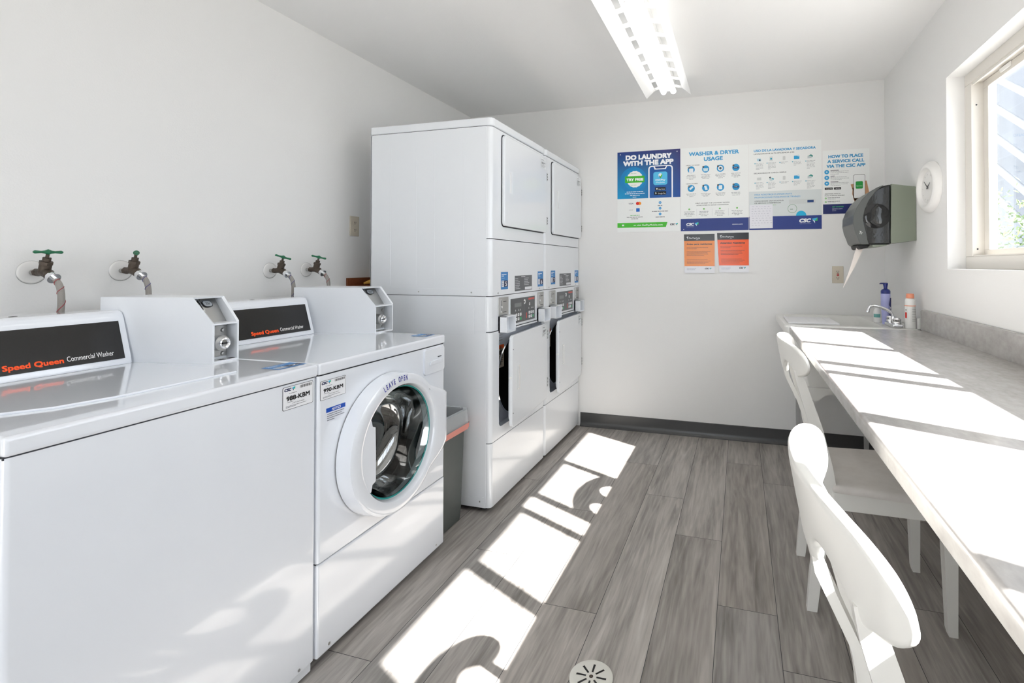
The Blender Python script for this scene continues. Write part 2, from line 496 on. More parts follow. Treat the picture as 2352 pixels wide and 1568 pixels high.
# vinyl cove baseboards
def cove(y0, y1, x, side):
    pass
mb = MB(); mb.prism([(YB - .018, 0), (YB - .018, .004), (YB - .012, .012), (YB - .006, .022), (YB - .004, .04), (YB - .004, .1), (YB - .001, .104), (YB, .104), (YB, 0)], 'x', -1.19, XR, 'base')
struct('baseboard_back', mb, 30)
mb = MB(); mb.prism([(XR - .018, 0), (XR - .018, .004), (XR - .012, .012), (XR - .006, .022), (XR - .004, .04), (XR - .004, .1), (XR - .001, .104), (XR, .104), (XR, 0)], 'y', YF, YB - .018, 'base')
struct('baseboard_right', mb, 30)

# window_1: frame, sliding sashes, panes
win = bpy.data.objects.new('window_1', None); sc.collection.objects.link(win)
win.location = (XR + .07, (WY0 + WY1) / 2, WZ0); tag(win, kind='structure')
FX0, FX1 = .988, 1.085      # frame depth range
mb = MB(); ow = .068
oz0, oz1, oy0, oy1 = WZ0 + .056, WZ1 - .052, WY0 + ow, WY1 - ow
mb.box((FX0, WY0, WZ0), (FX1, WY1, oz0), 'frame', .003); mb.box((FX0, WY0, oz1), (FX1, WY1, WZ1), 'frame', .003)
mb.box((FX0, oy1, oz0), (FX1, WY1, oz1), 'frame', .003); mb.box((FX0, WY0, oz0), (FX1, oy0, oz1), 'frame', .003)
mb.box((FX0 + .004, oy0, oz0), (FX0 + .014, oy1, oz0 + .006), 'frame'); mb.box((FX0 + .004, oy0, oz1 - .012), (FX0 + .012, oy1, oz1), 'frame')
for zz in (1.95, 1.31):
    mb.cyl((1.008, oy1 - .0015, zz), (1.008, oy1 + .001, zz), .0035, 'seam', 10)
mb.build('window_frame', win)
def sash(y0, y1, x, name='window_sash', st=.038, thin=None):
    q = MB(); a = x; b_ = x + .026
    q.box((a, y0, oz0 + .002), (b_, y1, oz0 + .03), 'frame', .002); q.box((a, y0, oz1 - .034), (b_, y1, oz1 - .002), 'frame', .002)
    s0, s1 = thin or (st, st)
    q.box((a, y0, oz0 + .03), (b_, y0 + s0, oz1 - .034), 'frame', .002); q.box((a, y1 - s1, oz0 + .03), (b_, y1, oz1 - .034), 'frame', .002)
    o = q.build(name, win)
    g = MB(); g.box((x + .011, y0 + s0 - .004, oz0 + .026), (x + .015, y1 - s1 + .004, oz1 - .03), 'pane'); g.build('window_pane', o)
    return o
s1 = sash(1.965, oy1, 1.034, thin=(.045, .045))
lk = MB(); lk.prism([(1.02, 2.04), (1.034, 2.052), (1.034, 2.03), (1.024, 2.026)], 'y', 2.36, 2.43, 'wht', .002); 
lk.build('latch', s1)
sash(1.493, 2.00, 1.058, thin=(.040, .02))
sash(1.325, 1.510, 1.034, thin=(.047, .02))
sash(.812, 1.345, 1.058, thin=(.050, .03))
sash(.25, .893, 1.034, thin=(.045, .058))
sash(oy0, .30, 1.058, thin=(.04, .05))

# outdoors seen through the panes
mb = MB(); mb.box((XR + WT, -14, -.12), (16, 24, -.02), 'ground'); mb.box((-12, -14, -.12), (XR + WT, YF - .12, -.02), 'ground'); struct('ground_outside', mb)
mb = MB(); mb.box((4.6, 5.2, -.02), (4.9, 17, 6.2), 'brick'); struct('wall_outside', mb)
rail = thing('stair_railing', 'pale sloping metal stair railing outside beyond the window glass', 'railing', (4.2, 9.2, -.02))
mb = MB()
for k in range(6):
    z0 = 4.25 - .52 * k
    mb.tube([(4.3, 12.2, z0 + 1.9), (4.3, 6.6, z0 - 1.5)], .055, 'rail', 10)
mb.build('handrail', rail)
for yy in (6.7, 12.1):
    q = MB(); q.cyl((4.38, yy, -.02), (4.38, yy, 5.6), .04, 'rail', 10); q.build('post', rail)
bush = thing('garden_shrub', 'leafy pale green shrub outside low in the window', 'shrub', (2.1, 4.7, -.02))
rb = random.Random(3); V = []; mb = MB()
for k in range(2600):
    a = rb.uniform(0, 2 * PI); r = math.sqrt(rb.random())
    cx = 2.2 + .62 * r * math.cos(a); cy = 4.9 + 1.1 * r * math.sin(a)
    top = 1.68 + .22 * (1 - r * r) + .1 * math.sin(cy * 7) + rb.uniform(-.08, .05)
    z = rb.uniform(.8, top); s_ = rb.uniform(.035, .07)
    d = Vector((rb.uniform(-1, 1), rb.uniform(-1, 1), rb.uniform(-.2, 1))).normalized(); e = d.orthogonal().normalized()
    c = Vector((cx, cy, z)); mid = c + d * s_ * .5
    mb.add([c, mid + e * s_ * .22, c + d * s_, mid - e * s_ * .22], [(0, 1, 2, 3)], 'bush')
mb.build('foliage', bush, 0)
mb = MB()
for k in range(5):
    a = k * 1.3; mb.tube([(2.2 + .06 * math.cos(a), 4.9 + .08 * math.sin(a), -.02), (2.2 + .3 * math.cos(a), 4.9 + .5 * math.sin(a), 1.2)], [.02, .008], 'wood', 8)
mb.build('stems', bush)

# ================================================================= WASHERS
WX = -1.245         # front plane
WBACK = -1.955
def rounded_poly(cx, cy, w_, h_, r, n=5):
    P = []
    for sx, sy, a0 in ((1, 1, 0), (-1, 1, 90), (-1, -1, 180), (1, -1, 270)):
        for k in range(n + 1):
            a = math.radians(a0 + 90 * k / n); P.append((cx + sx * (w_ / 2 - r) + r * math.cos(a), cy + sy * (h_ / 2 - r) + r * math.sin(a)))
    return P
def plate_with_hole(mb, y0, y1, z0, z1, cy, cz, r, x, m, depth=.02, n=64, rr=None):
    """flat front plate at x with a round hole and an inner rim of given depth"""
    O = []; I = []; I2 = []
    for k in range(n):
        a = 2 * PI * k / n + PI / n; c, s_ = math.cos(a), math.sin(a)
        t = min(((y1 - cy) / c if c > 1e-6 else (y0 - cy) / c if c < -1e-6 else 9), ((z1 - cz) / s_ if s_ > 1e-6 else (z0 - cz) / s_ if s_ < -1e-6 else 9))
        O.append((x, cy + t * c, cz + t * s_)); I.append((x, cy + r * c, cz + r * s_)); I2.append((x - depth, cy + r * c, cz + r * s_))
    # snap nearest outer points to the four corners
    for Y in (y0, y1):
        for Z in (z0, z1):
            i = min(range(n), key=lambda k: (O[k][1] - Y) ** 2 + (O[k][2] - Z) ** 2); O[i] = (x, Y, Z)
    F = []
    for k in range(n):
        j = (k + 1) % n; F += [(k, j, n + j, n + k), (n + k, n + j, 2 * n + j, 2 * n + k)]
    mb.add(O + I + I2, F, m)
def id_label(mb, x, y0, y1, z0, z1, code, big=True):
    s = Sheet((x, y0, z1), (0, 1, 0), (0, 0, 1), y1 - y0, z1 - z0, 'print', .0003, mb)
    s.rrect(0, 0, 1, 1, .05, (35, 35, 40), 1); s.rrect(.012, .018, .988, .982, .045, (232, 233, 236), 2)
    s.csc(.05, .2, .36, (25, 35, 80), l=3)
    for k in range(14): s.rect(.55 + k * .029, .07, .55 + k * .029 + (.018 if k % 3 else .01), .19, (40, 40, 45), 3)
    s.text(code, .12, .88, .62, .2, (25, 25, 28), 3, .05)
    s.lines(.2, .85, .3, .05, 1, .02, (90, 90, 95), 3); s.lines(.14, .5, .67, .04, 1, .018, (60, 60, 65), 3)
    s.text('1-877-264-6622', .3, .7, .78, .05, (60, 60, 65), 3)
    s.lines(.1, .9, .84, .045, 2, .018, (90, 90, 95), 3)

def coin_meter(parent, yL, yF, ysmall):
    """yL: left face at the front; box narrows towards the back on the left"""
    x0, x1 = -1.945, -1.562; z0 = .9345
    sl = .18
    def yl(x): return yL - sl * (x1 - x)
    prof = [(x0, z0), (x1, z0), (x1, 1.060), (-1.628, 1.138), (x0, 1.138)]
    R = yF; t = .006; m = MB()
    # outer shell as a ring of faces; the front (lower and sloped) is open
    L_ = [Vector((x, yl(x), z)) for x, z in prof]; Rr = [Vector((x, R, z)) for x, z in prof]
    Li = [Vector((x - (t if i in (1, 2) else 0), yl(x) + t, z)) for i, (x, z) in enumerate(prof)]
    V = L_ + Rr
    F = [(4, 3, 2, 1, 0), (5, 6, 7, 8, 9), (0, 5, 9, 4), (4, 9, 8, 3), (0, 1, 6, 5)]
    m.add(V, F, 'enamel2')
    # rim round the opening and the recess inside
    d = .045
    iL = [Vector((x1, yl(x1) + t, z0 + t)), Vector((x1, yl(x1) + t, 1.056)), Vector((-1.630, yl(-1.628) + t, 1.1365 - t * .6))]
    iR = [Vector((x1, R - t, z0 + t)), Vector((x1, R - t, 1.056)), Vector((-1.630, R - t, 1.1365 - t * .6))]
    oL = [L_[1], L_[2], L_[3]]; oR = [Rr[1], Rr[2], Rr[3]]
    bL = [p + Vector((-d, 0, 0)) for p in iL]; bR = [p + Vector((-d, 0, 0)) for p in iR]
    bL[2] = Vector((x1 - d - .055, iL[2].y, iL[2].z)); bR[2] = Vector((x1 - d - .055, iR[2].y, iR[2].z))
    V = oL + iL + bL + oR + iR + bR      # 0-2,3-5,6-8, 9-11,12-14,15-17
    F = [(0, 1, 4, 3), (1, 2, 5, 4), (3, 4, 7, 6), (4, 5, 8, 7), (10, 9, 12, 13), (11, 10, 13, 14), (13, 12, 15, 16), (14, 13, 16, 17),
         (9, 0, 3, 12), (12, 3, 6, 15), (2, 11, 14, 5), (5, 14, 17, 8), (6, 7, 16, 15)]
    m.add(V, F, 'enamel2')
    m.add([bL[1], bL[2], bR[2], bR[1]], [(0, 1, 2, 3)], 'steel')
    # shelf between the two compartments
    m.box((x1 - d, yL + t, 1.052), (x1 - .0005, R - t, 1.057), 'enamel2')
    for yy in (yL + .03, yL + .06): m.box((x1 - .02, yy, z0 + t + .0002), (x1 - .006, yy + .018, z0 + t + .001), 'seam')
    cm = m.build('coin_meter', parent, 30)
    q = MB(); yc = (yL + R) / 2
    a, b_, c_, e_ = bL[1], bL[2], bR[2], bR[1]
    def onp(u, v, off): 
        p = a.lerp(e_, u).lerp(b_.lerp(c_, u), v); n = (e_ - a).cross(b_ - a).normalized()
        if n.x < 0: n = -n
        return p + n * off
    def strip(u0, u1, v0, v1, o, mm): q.add([onp(u0, v0, o), onp(u1, v0, o), onp(u1, v1, o), onp(u0, v1, o)], [(0, 1, 2, 3)], mm)
    strip(.2, .36, .45, .95, .002, 'chrome'); strip(.255, .305, .52, .9, .004, 'dark')
    q.build('coin_slot', cm, 0)
    s = Sheet(onp(.40, .88, .003), (e_ - a), (b_ - a), (e_ - a).length * .4, (b_ - a).length * .26, 'print', .0003)
    s.rrect(0, 0, 1, 1, .3, (70, 75, 80), 1); s.rrect(.05, .1, .95, .9, .28, (170, 176, 182), 2); s.text('25¢', .3, .72, .68, .35, (60, 62, 66), 3, .01)
    s.mb.build('price_badge', cm, 0)
    q = MB(); xb = x1 - d + .001
    q.box((xb, yL + .03, z0 + .012), (xb + .002, R - t - .002, 1.045), 'steel'); 
    for zz in (.955, 1.03): q.lathe([(0, .006), (.005, .005), (.007, 0)], (xb + .002, R - .022, zz), (1, 0, 0), 'steel', 14)
    q.cyl((xb + .002, yc, .992), (xb + .03, yc, .992), .024, 'steel', 24)
    q.build('lock_plate', cm)
    q = MB(); q.lathe([(.0175, 0), (.0175, .012), (.014, .014), (.011, .012), (.011, .009), (0, .009)], (xb + .03, yc, .992), (1, 0, 0), 'chrome', 28)
    q.box((xb + .0395, yc - .008, .990), (xb + .041, yc + .008, .994), 'dark')
    q.build('lock', cm)
    return cm

def console(parent, y0, y1, face_y0, tx):
    """raised control housing with black label"""
    m = MB(); pr_ = [(-1.818, .9345), (-1.822, .955), (-1.858, 1.078), (-1.866, 1.092), (-1.88, 1.098), (-1.955, 1.098), (-1.965, 1.088), (-1.965, .9345)]
    m.prism(pr_, 'y', y0, y1, 'enamel', .004)
    m.lathe([(.0, .0006), (.009, .0006)], (-1.905, (y0 + y1) / 2 + .04, 1.098), (0, 0, 1), 'dark', 18)
    c = m.build('control_housing', parent)
    # sloped face frame
    a = Vector((-1.8212, face_y0, .953)); up = Vector((-1.858 + 1.822, 0, 1.078 - .955)).normalized()
    hgt = .118; W = y1 - .018 - face_y0
    s = Sheet(a + up * hgt + Vector((.001, 0, .0)), (0, 1, 0), up, W, hgt, 'gloss', .0006)
    s.rect(0, 0, 1, 1, (28, 27, 27), 1)
    def fr(y): return (y - face_y0) / W
    s.text('Speed Queen', fr(tx[0]), fr(tx[1]), .905, .125, (252, 84, 24), 2, .05)
    s.text('Commercial Washer', fr(tx[2]), fr(tx[3]), .885, .12, (235, 235, 235), 2, .004)
    s.mb.build('label_panel', c, 0)
    return c

def number_sticker(mb, O, U, V, w_, h_, num):
    s = Sheet(O, U, V, w_, h_, 'print', .0003, mb)
    s.rect(0, 0, 1, 1, (55, 130, 195), 1)
    s.lines(.1, .9, .12, .09, 2, .05, (225, 235, 245), 2); s.lines(.1, .8, .34, .07, 1, .03, (190, 215, 240), 2)
    s.rect(.08, .5, .42, .86, (215, 218, 225), 2); s.rect(.44, .5, .96, .86, (35, 40, 75), 2)
    s.text(num, .58, .82, .82, .26, (240, 240, 245), 3, .02)
    for k in range(3): s.rect(.14, .54 + k * .1, .34, .57 + k * .1, (120, 130, 150), 3)

# --- top-loading washer
Y0, Y1, Y2 = .557, 1.2435, 1.932
wa = thing('washing_machine', 'white top-loading coin washer with plain front, nearest the camera at left', 'washing machine', (-1.6, .9, 0), group=None)
mb = MB()
mb.prism(rounded_poly((WX - .003 + WBACK) / 2, (Y0 + Y1) / 2, WX - .003 - WBACK, Y1 - Y0 - .004, .012), 'z', .04, .896, 'enamel', .0)
mb.box((WX - .05, Y0 + .01, .008), (WX - .012, Y1 - .01, .04), 'enamel2')
for yy in (Y0 + .06, Y1 - .06):
    for xx in (WX - .08, WBACK + .08): mb.cyl((xx, yy, 0), (xx, yy, .04), .02, 'rubber', 16)
mb.cyl((WX - .004, Y1 - .06, .05), (WX - .0005, Y1 - .06, .05), .004, 'steel', 10)
mb.build('cabinet', wa)
mb = MB(); mb.box((WBACK, Y0 + .001, .8985), (WX + .003, Y1 - .001, .9345), 'enamel', .009, 4); mb.build('top_panel', wa)
mb = MB(); mb.box((WBACK + .02, Y0 + .004, .893), (WX - .006, Y1 - .004, .901), 'seam'); mb.build('gasket_seam', wa)
mb = MB()
mb.prism([(-1.372, .80), (-1.372, 1.085), (-1.385, 1.095), (-1.79, 1.095), (-1.79, .60), (-1.47, .60), (-1.44, .64), (-1.395, .70)], 'z', .934, .9395, 'enamel', .0022, 3)
mb.build('lid', wa)
console(wa, .562, 1.100, .575, (.815, .938, .945, 1.055))
coin_meter(wa, 1.157, 1.2415, 0)
mb = MB(); id_label(mb, WX - .0028, 1.122, 1.228, .823, .890, '988-KBM'); mb.build('id_label', wa, 0)
mb = MB(); number_sticker(mb, (-1.355, 1.145, .9348), (0, 1, 0), (-1, 0, 0), .098, .068, '2'); 
o = mb.build('number_sticker', wa, 0)

# --- front-loading washer
wb = thing('washing_machine', 'white front-loading coin washer with round glass door beside the bin', 'washing machine', (-1.6, 1.59, 0))
CY, CZ, CR = 1.572, .597, .198
mb = MB()
# cabinet sides, back and floor as a hollow shell so the drum shows
mb.box((WBACK, Y1 + .002, .03), (WX - .022, Y1 + .008, .896), 'enamel'); mb.box((WBACK, Y2 - .008, .03), (WX - .022, Y2 - .002, .896), 'enamel')
mb.box((WBACK, Y1 + .002, .03), (WBACK + .006, Y2 - .002, .896), 'enamel'); mb.box((WBACK, Y1 + .002, .03), (WX - .03, Y2 - .002, .04), 'enamel')
for yy in (Y1 + .06, Y2 - .06):
    for xx in (WX - .08, WBACK + .08): mb.cyl((xx, yy, 0), (xx, yy, .04), .02, 'rubber', 16)
mb.build('cabinet', wb)
mb = MB()
plate_with_hole(mb, Y1 + .012, Y2 - .012, .322, .896, CY, CZ, .225, WX, 'enamel', .05)
for a_, b_ in ((Y1 + .012, Y1 + .002), (Y2 - .012, Y2 - .002)):          # rolled vertical edges
    P = [(WX, a_)] + [(WX - .01 * (1 - math.cos(t)), a_ + (b_ - a_) * math.sin(t)) for t in [PI / 2 * k / 5 for k in range(1, 6)]] + [(WX - .022, b_)]
    V = [(x, y, .322) for x, y in P] + [(x, y, .896) for x, y in P]; n = len(P)
    mb.add(V, [(i, i + 1, n + i + 1, n + i) if b_ > a_ else (i + 1, i, n + i, n + i + 1) for i in range(n - 1)], 'enamel')
mb.build('front_panel', wb)
mb = MB(); mb.box((WX - .03, Y1 + .002, .03), (WX, Y2 - .002, .3185), 'enamel', .009, 4)
mb.box((WX - .04, Y1 + .004, .3), (WX - .008, Y2 - .004, .33), 'seam'); mb.cyl((WX - .004, Y2 - .06, .05), (WX + .0008, Y2 - .06, .05), .004, 'steel', 10)
mb.cyl((WX - .004, Y1 + .05, .05), (WX + .0008, Y1 + .05, .05), .005, 'steel', 10)
mb.build('kick_panel', wb)
mb = MB(); mb.box((WBACK, Y1 + .001, .8985), (WX + .003, Y2 - .001, .9345), 'enamel', .009, 4); mb.build('top_panel', wb)
mb = MB(); mb.box((WBACK + .02, Y1 + .004, .893), (WX - .006, Y2 - .004, .901), 'seam'); mb.build('gasket_seam', wb)
console(wb, 1.262, 1.795, 1.275, (1.500, 1.620, 1.628, 1.742))
coin_meter(wb, 1.874, 1.931 + .062, 0)
# soap drawer
mb = MB(); mb.prism(rounded_poly(1.8485, .8385, .143, .105, .012), 'x', WX - .01, WX + .007, 'enamel', .003)
dr = mb.build('soap_drawer', wb)
mb = MB(); mb.prism([(1.808, .822), (1.895, .822), (1.895, .842), (1.812, .838)], 'x', WX + .0072, WX + .013, 'enamel', .002); mb.box((WX + .0072, 1.868, .848), (WX + .009, 1.893, .851), 'seam')
mb.build('handle', dr)
# door: disc with squared hinge tab
DR = .248
out = []
aT = math.degrees(math.asin(.118 / DR))
for k in range(60):
    a = math.radians(aT + 14 + (360 - 2 * aT - 28) * k / 59); out.append((CY - .012 + DR * math.cos(a), CZ + DR * math.sin(a)))
out += [(1.835, CZ - .118), (1.862, CZ - .09), (1.862, CZ + .112), (1.848, CZ + .122)]
hole = []
nh = len(out)
q = bmesh.new()
def ring_solid(outer, cy, cz, r_in, x0, x1, m_, name, parent, bev=.012, chord=None, rin_back=None):
    """solid plate with outline `outer` and a round hole (left side cut straight at `chord`)"""
    n = len(outer); mbx = MB()
    def inner(r, x):
        P = []
        for (y, z) in outer:
            a = math.atan2(z - cz, y - cy); yy = cy + r * math.cos(a); zz = cz + r * math.sin(a)
            P.append((x, yy, zz))
        return P
    def outl(x, k):
        return [(x, cy + (y - cy) * k, cz + (z - cz) * k) for y, z in outer]
    rows = [outl(x0, 1.0), outl(x0 + (x1 - x0) * .45, 1.0), outl(x1 - bev * .45, .985), outl(x1 - bev * .1, .955), outl(x1, .91)]
    rows += [inner(r_in + .022, x1), inner(r_in + .008, x1 - .004), inner(r_in, x1 - .016), inner((rin_back or r_in), x0)]
    V = [p for r_ in rows for p in r_]; F = []
    for j in range(len(rows) - 1):
        for k in range(n):
            a, b2 = j * n + k, j * n + (k + 1) % n; F.append((a, b2, b2 + n, a + n))
    mbx.add(V, F, m_)
    return mbx
dn_ = []
for k in range(len(out)):
    (ya, za), (yb, zb) = out[k], out[(k + 1) % len(out)]
    m_ = max(1, int(math.hypot(yb - ya, zb - za) / .012))
    dn_ += [(ya + (yb - ya) * t / m_, za + (zb - za) * t / m_) for t in range(m_)]
out = dn_
mb = ring_solid(out, CY, CZ, CR, WX + .004, WX + .062, 'enamel', '', None)
# flat grip plate closing the left of the ring
gp = [(CY - .158, CZ + .122), (CY - .152, CZ + .098), (CY - .138, CZ + .092), (CY - .136, CZ + .0), (CY - .136, CZ - .092), (CY - .152, CZ - .098), (CY - .158, CZ - .122),
      (CY - .215, CZ - .10), (CY - .235, CZ), (CY - .215, CZ + .10)]
mb.prism(gp, 'x', WX + .034, WX + .055, 'enamel', .003)
door = mb.build('door', wb, 35)
ptxt = 'LEAVE OPEN'; i_ = 0
for word in ptxt.split(' '):
    lm = MB()
    for ch in word:
        ang = math.radians(113.5 - i_ * 3.35); i_ += 1
        V_, F_, a_, b2, lo, hi = text_geo(ch, .03)
        R0 = .2205; sc_ = .0265
        vv = []
        for (x_, y_) in V_:
            x2 = (x_ - (a_ + b2) / 2) * sc_ * .55; y2 = y_ * sc_; rad = R0 + y2
            vv.append((WX + .0628 - max(0, rad - .226) * .12, CY - .011 + rad * math.cos(ang) + x2 * math.sin(ang), CZ + rad * math.sin(ang) - x2 * math.cos(ang)))
        lm.add(vv, F_, 'print', s2l((66, 66, 150)))
    i_ += 1
    lm.build('door_lettering', door, 0)

mb = MB(); mb.lathe([(CR + .002, 0), (CR + .002, .006), (CR - .006, .004), (CR - .006, 0)], (WX + .030, CY, CZ), (1, 0, 0), 'teal', 64)  # teal ring colour stands in for light refracted at the glass edge
mb.build('glass_edge_ring', door)
rp = lambda a, j: 1 + .07 * math.sin(3 * a + j * .8) * (j / 9)
mb = MB(); mb.lathe([(CR - .006, 0), (CR - .012, -.02), (.172, -.06), (.163, -.10), (.150, -.125), (.12, -.14), (.085, -.146), (.05, -.143), (.02, -.141), (.0005, -.14)], (WX + .036, CY, CZ), (1, 0, 0), 'bowl', 96, rp)
mb.build('door_glass', door, 60)
# drum
def drum_mat():
    m = mat('perforated_drum', (.24, .235, .23), .2, 1)
    return m
M['drumh'] = drum_mat()
mb = MB(); dx = WX - .05
mb.lathe([(.226, .05), (.222, .03), (.205, .012), (.200, .0), (.206, -.02), (.255, -.03), (.262, -.06), (.262, -.36), (.24, -.385), (.1, -.38), (.0005, -.375)], (dx, CY, CZ), (1, 0, 0), 'drumh', 96)
for i in range(3):
    a = 2 * PI * i / 3 + .5
    c, s_ = math.cos(a), math.sin(a)
    V = []
    for xx, hh in ((-.06, .02), (-.1, .065), (-.32, .065), (-.36, .02)):
        for ww, k in ((-.05, 0), (-.02, 1), (.02, 1), (.05, 0)):
            rad = .258 - hh * k
            V.append((dx + xx, CY + rad * c - ww * s_, CZ + rad * s_ + ww * c))
    F = [(r * 4 + k, r * 4 + k + 1, r * 4 + k + 5, r * 4 + k + 4) for r in range(3) for k in range(3)]
    mb.add(V, F, 'drumh')
drm = mb.build('drum', wb)
q = MB()
for ir in range(6):
    rad = .05 + ir * .033
    nn = int(2 * PI * rad / .02)
    for k in range(nn):
        a = 2 * PI * k / nn; p = (dx - .3735, CY + rad * math.cos(a), CZ + rad * math.sin(a))
        q.lathe([(.0, .0), (.0032, 0)], p, (1, 0, 0), 'dark', 8)
for ix in range(12):
    for k in range(60):
        a = 2 * PI * k / 60; x_ = dx - .09 - ix * .022
        c, s_ = math.cos(a), math.sin(a)
        q.lathe([(.0, .0), (.0032, 0)], (x_, CY + .2612 * c, CZ + .2612 * s_), (0, -c, -s_), 'dark', 6)
q.build('drum_holes', drm, 0)
mb = MB(); mb.lathe([(.228, .045), (.21, .035), (.197, .02), (.194, .0), (.2, -.012), (.207, -.02)], (dx, CY, CZ), (1, 0, 0), 'rubber', 72); mb.build('door_gasket', wb)
mb = MB(); id_label(mb, WX, 1.252, 1.357, .819, .879, '990-KBM'); mb.build('id_label', wb, 0)
mb = MB(); s = Sheet((WX, 1.276, .790), (0, 1, 0), (0, 0, 1), .079, .046, 'print', .0003, mb)
s.rect(0, 0, 1, 1, (222, 225, 232), 1); s.rect(0, 0, 1, .3, (20, 75, 175), 2); s.text('NOTICE', .28, .76, .24, .17, (245, 245, 250), 3, .02, .2)
s.lines(.05, .95, .4, .14, 4, .05, (95, 100, 110), 2); mb.build('notice_label', wb, 0)
mb = MB(); number_sticker(mb, (-1.36, 1.846, .9348), (0, 1, 0), (-1, 0, 0), .075, .075, '3'); mb.build('number_sticker', wb, 0)

# ================================================================= WALL VALVES AND HOSES
vlabels = ['left of the four, wide green handle seen side-on', 'second from left, green handle seen end-on', 'third from left, with tilted green handle', 'rightmost of the four, nearest the dryers']
hl = ['red-striped braided steel hose on the leftmost wall valve', 'blue-striped braided steel hose on the second wall valve',
      'braided steel hose on the third valve, curving down behind the black label', 'braided steel hose on the rightmost wall valve']
for i, (vy, ang, zc) in enumerate([(1.022, 86, 1.216), (1.259, 8, 1.219), (1.857, 60, 1.213), (2.065, 58, 1.216)]):
    v = thing('wall_valve', 'dark brass wall valve ' + vlabels[i], 'valve', (XL, vy, zc), group='water valves above the washers')
    m = MB(); m.lathe([(.0005, .004), (.030, .004), (.0345, .002), (.036, .0)], (XL, vy, zc), (1, 0, 0), 'ringw', 40); m.lathe([(.0372, .0006), (.0358, .0012)], (XL, vy, zc), (1, 0, 0), 'steel', 40); m.build('escutcheon', v)  # thin outer ring stands in for the shadow outline round the plate
    m = MB(); m.cyl((XL + .002, vy, zc), (XL + .028, vy, zc), .0085, 'steel', 16)
    m.cyl((XL + .022, vy, zc), (XL + .032, vy, zc), .0125, 'bronze', 6)
    m.tube([(XL + .03, vy, zc), (XL + .055, vy, zc + .002), (XL + .08, vy, zc - .004), (XL + .092, vy, zc - .012)], [.011, .013, .015, .0135], 'bronze', 16)
    st = Vector((.30, 0, 1)).normalized(); p0 = Vector((XL + .062, vy, zc + .004))
    m.cyl(p0, p0 + st * .026, .0145, 'bronze', 16); m.cyl(p0 + st * .022, p0 + st * .032, .0165, 'bronze', 6); m.cyl(p0 + st * .032, p0 + st * .044, .010, 'bronze', 16)
    m.cyl(p0 + st * .044, p0 + st * .062, .0045, 'bronze', 12)
    m.build('valve_body', v)
    hc = p0 + st * .062; a = math.radians(ang); e = Vector((0, 1, 0)) * math.sin(a) + Vector((1, 0, .0)) * math.cos(a)
    if i == 1: e = Vector((.85, -.50, -.12)).normalized()
    if i > 1: e = Vector((.62, .62, -.28)).normalized() if i == 2 else Vector((.62, .62, -.22)).normalized()
    m = MB(); m.tube([hc - e * .034, hc - e * .030, hc - e * .016, hc - e * .008, hc, hc + e * .008, hc + e * .016, hc + e * .030, hc + e * .034],
                     [.003, .0052, .0035, .005, .009, .005, .0035, .0052, .003], 'green', 14)
    m.cyl(hc - Vector((0, 0, .004)), hc + Vector((0, 0, .006)), .006, 'green', 12); m.build('handle', v)
    h = thing('water_hose', hl[i], 'hose', (XL + .13, vy, .9), group='braided hoses on the wall valves')
    m = MB(); k0 = Vector((XL + .092, vy, zc - .010)); dn = Vector((.85, .05, -.5)).normalized()
    m.cyl(k0, k0 + dn * .006, .0135, 'chrome', 24); m.cyl(k0 + dn * .006, k0 + dn * .018, .0165, 'chrome', 24); m.cyl(k0 + dn * .018, k0 + dn * .03, .0085, 'chrome', 16)
    m.build('coupling', h)
    k1 = k0 + dn * .026
    P = [k1, k1 + Vector((.012, .0, -.010)), k1 + Vector((.022, .0, -.026)), k1 + Vector((.027, .0, -.05)), k1 + Vector((.026, 0, -.09)), k1 + Vector((.016, -.002, -.15)), k1 + Vector((.008, -.004, -.26)), k1 + Vector((.004, -.004, -.42))]
    Q = []
    for j in range(len(P) - 1):
        for t in range(4): Q.append(P[j].lerp(P[j + 1], t / 4))
    Q.append(P[-1])
    for _ in range(2): Q = [Q[0]] + [(Q[j - 1] + Q[j] * 2 + Q[j + 1]) / 4 for j in range(1, len(Q) - 1)] + [Q[-1]]
    m = MB(); m.tube(Q, .0086, 'hosem', 14); m.build('braided_line', h)
    # thin coloured tracer thread spiralling round the braid
    Mn = 'trace_r' if i in (0, 3) else 'trace_b'
    if Mn not in M: M[Mn] = mat(Mn, (.35, .02, .03) if i in (0, 3) else (.04, .05, .25), .6)
    m = MB(); S = []
    tot = len(Q) * 6
    for j in range(tot):
        t = j / 6; k = min(int(t), len(Q) - 2); p = Q[k].lerp(Q[k + 1], t - k)
        tg = (Q[k + 1] - Q[k]).normalized(); u_ = Vector((0, 1, 0)); w2 = tg.cross(u_).normalized(); a = j * .16
        S.append(p + (u_ * math.cos(a) + w2 * math.sin(a)) * .0088)
    m.tube(S, .0009, Mn, 5); m.build('tracer_thread', h)

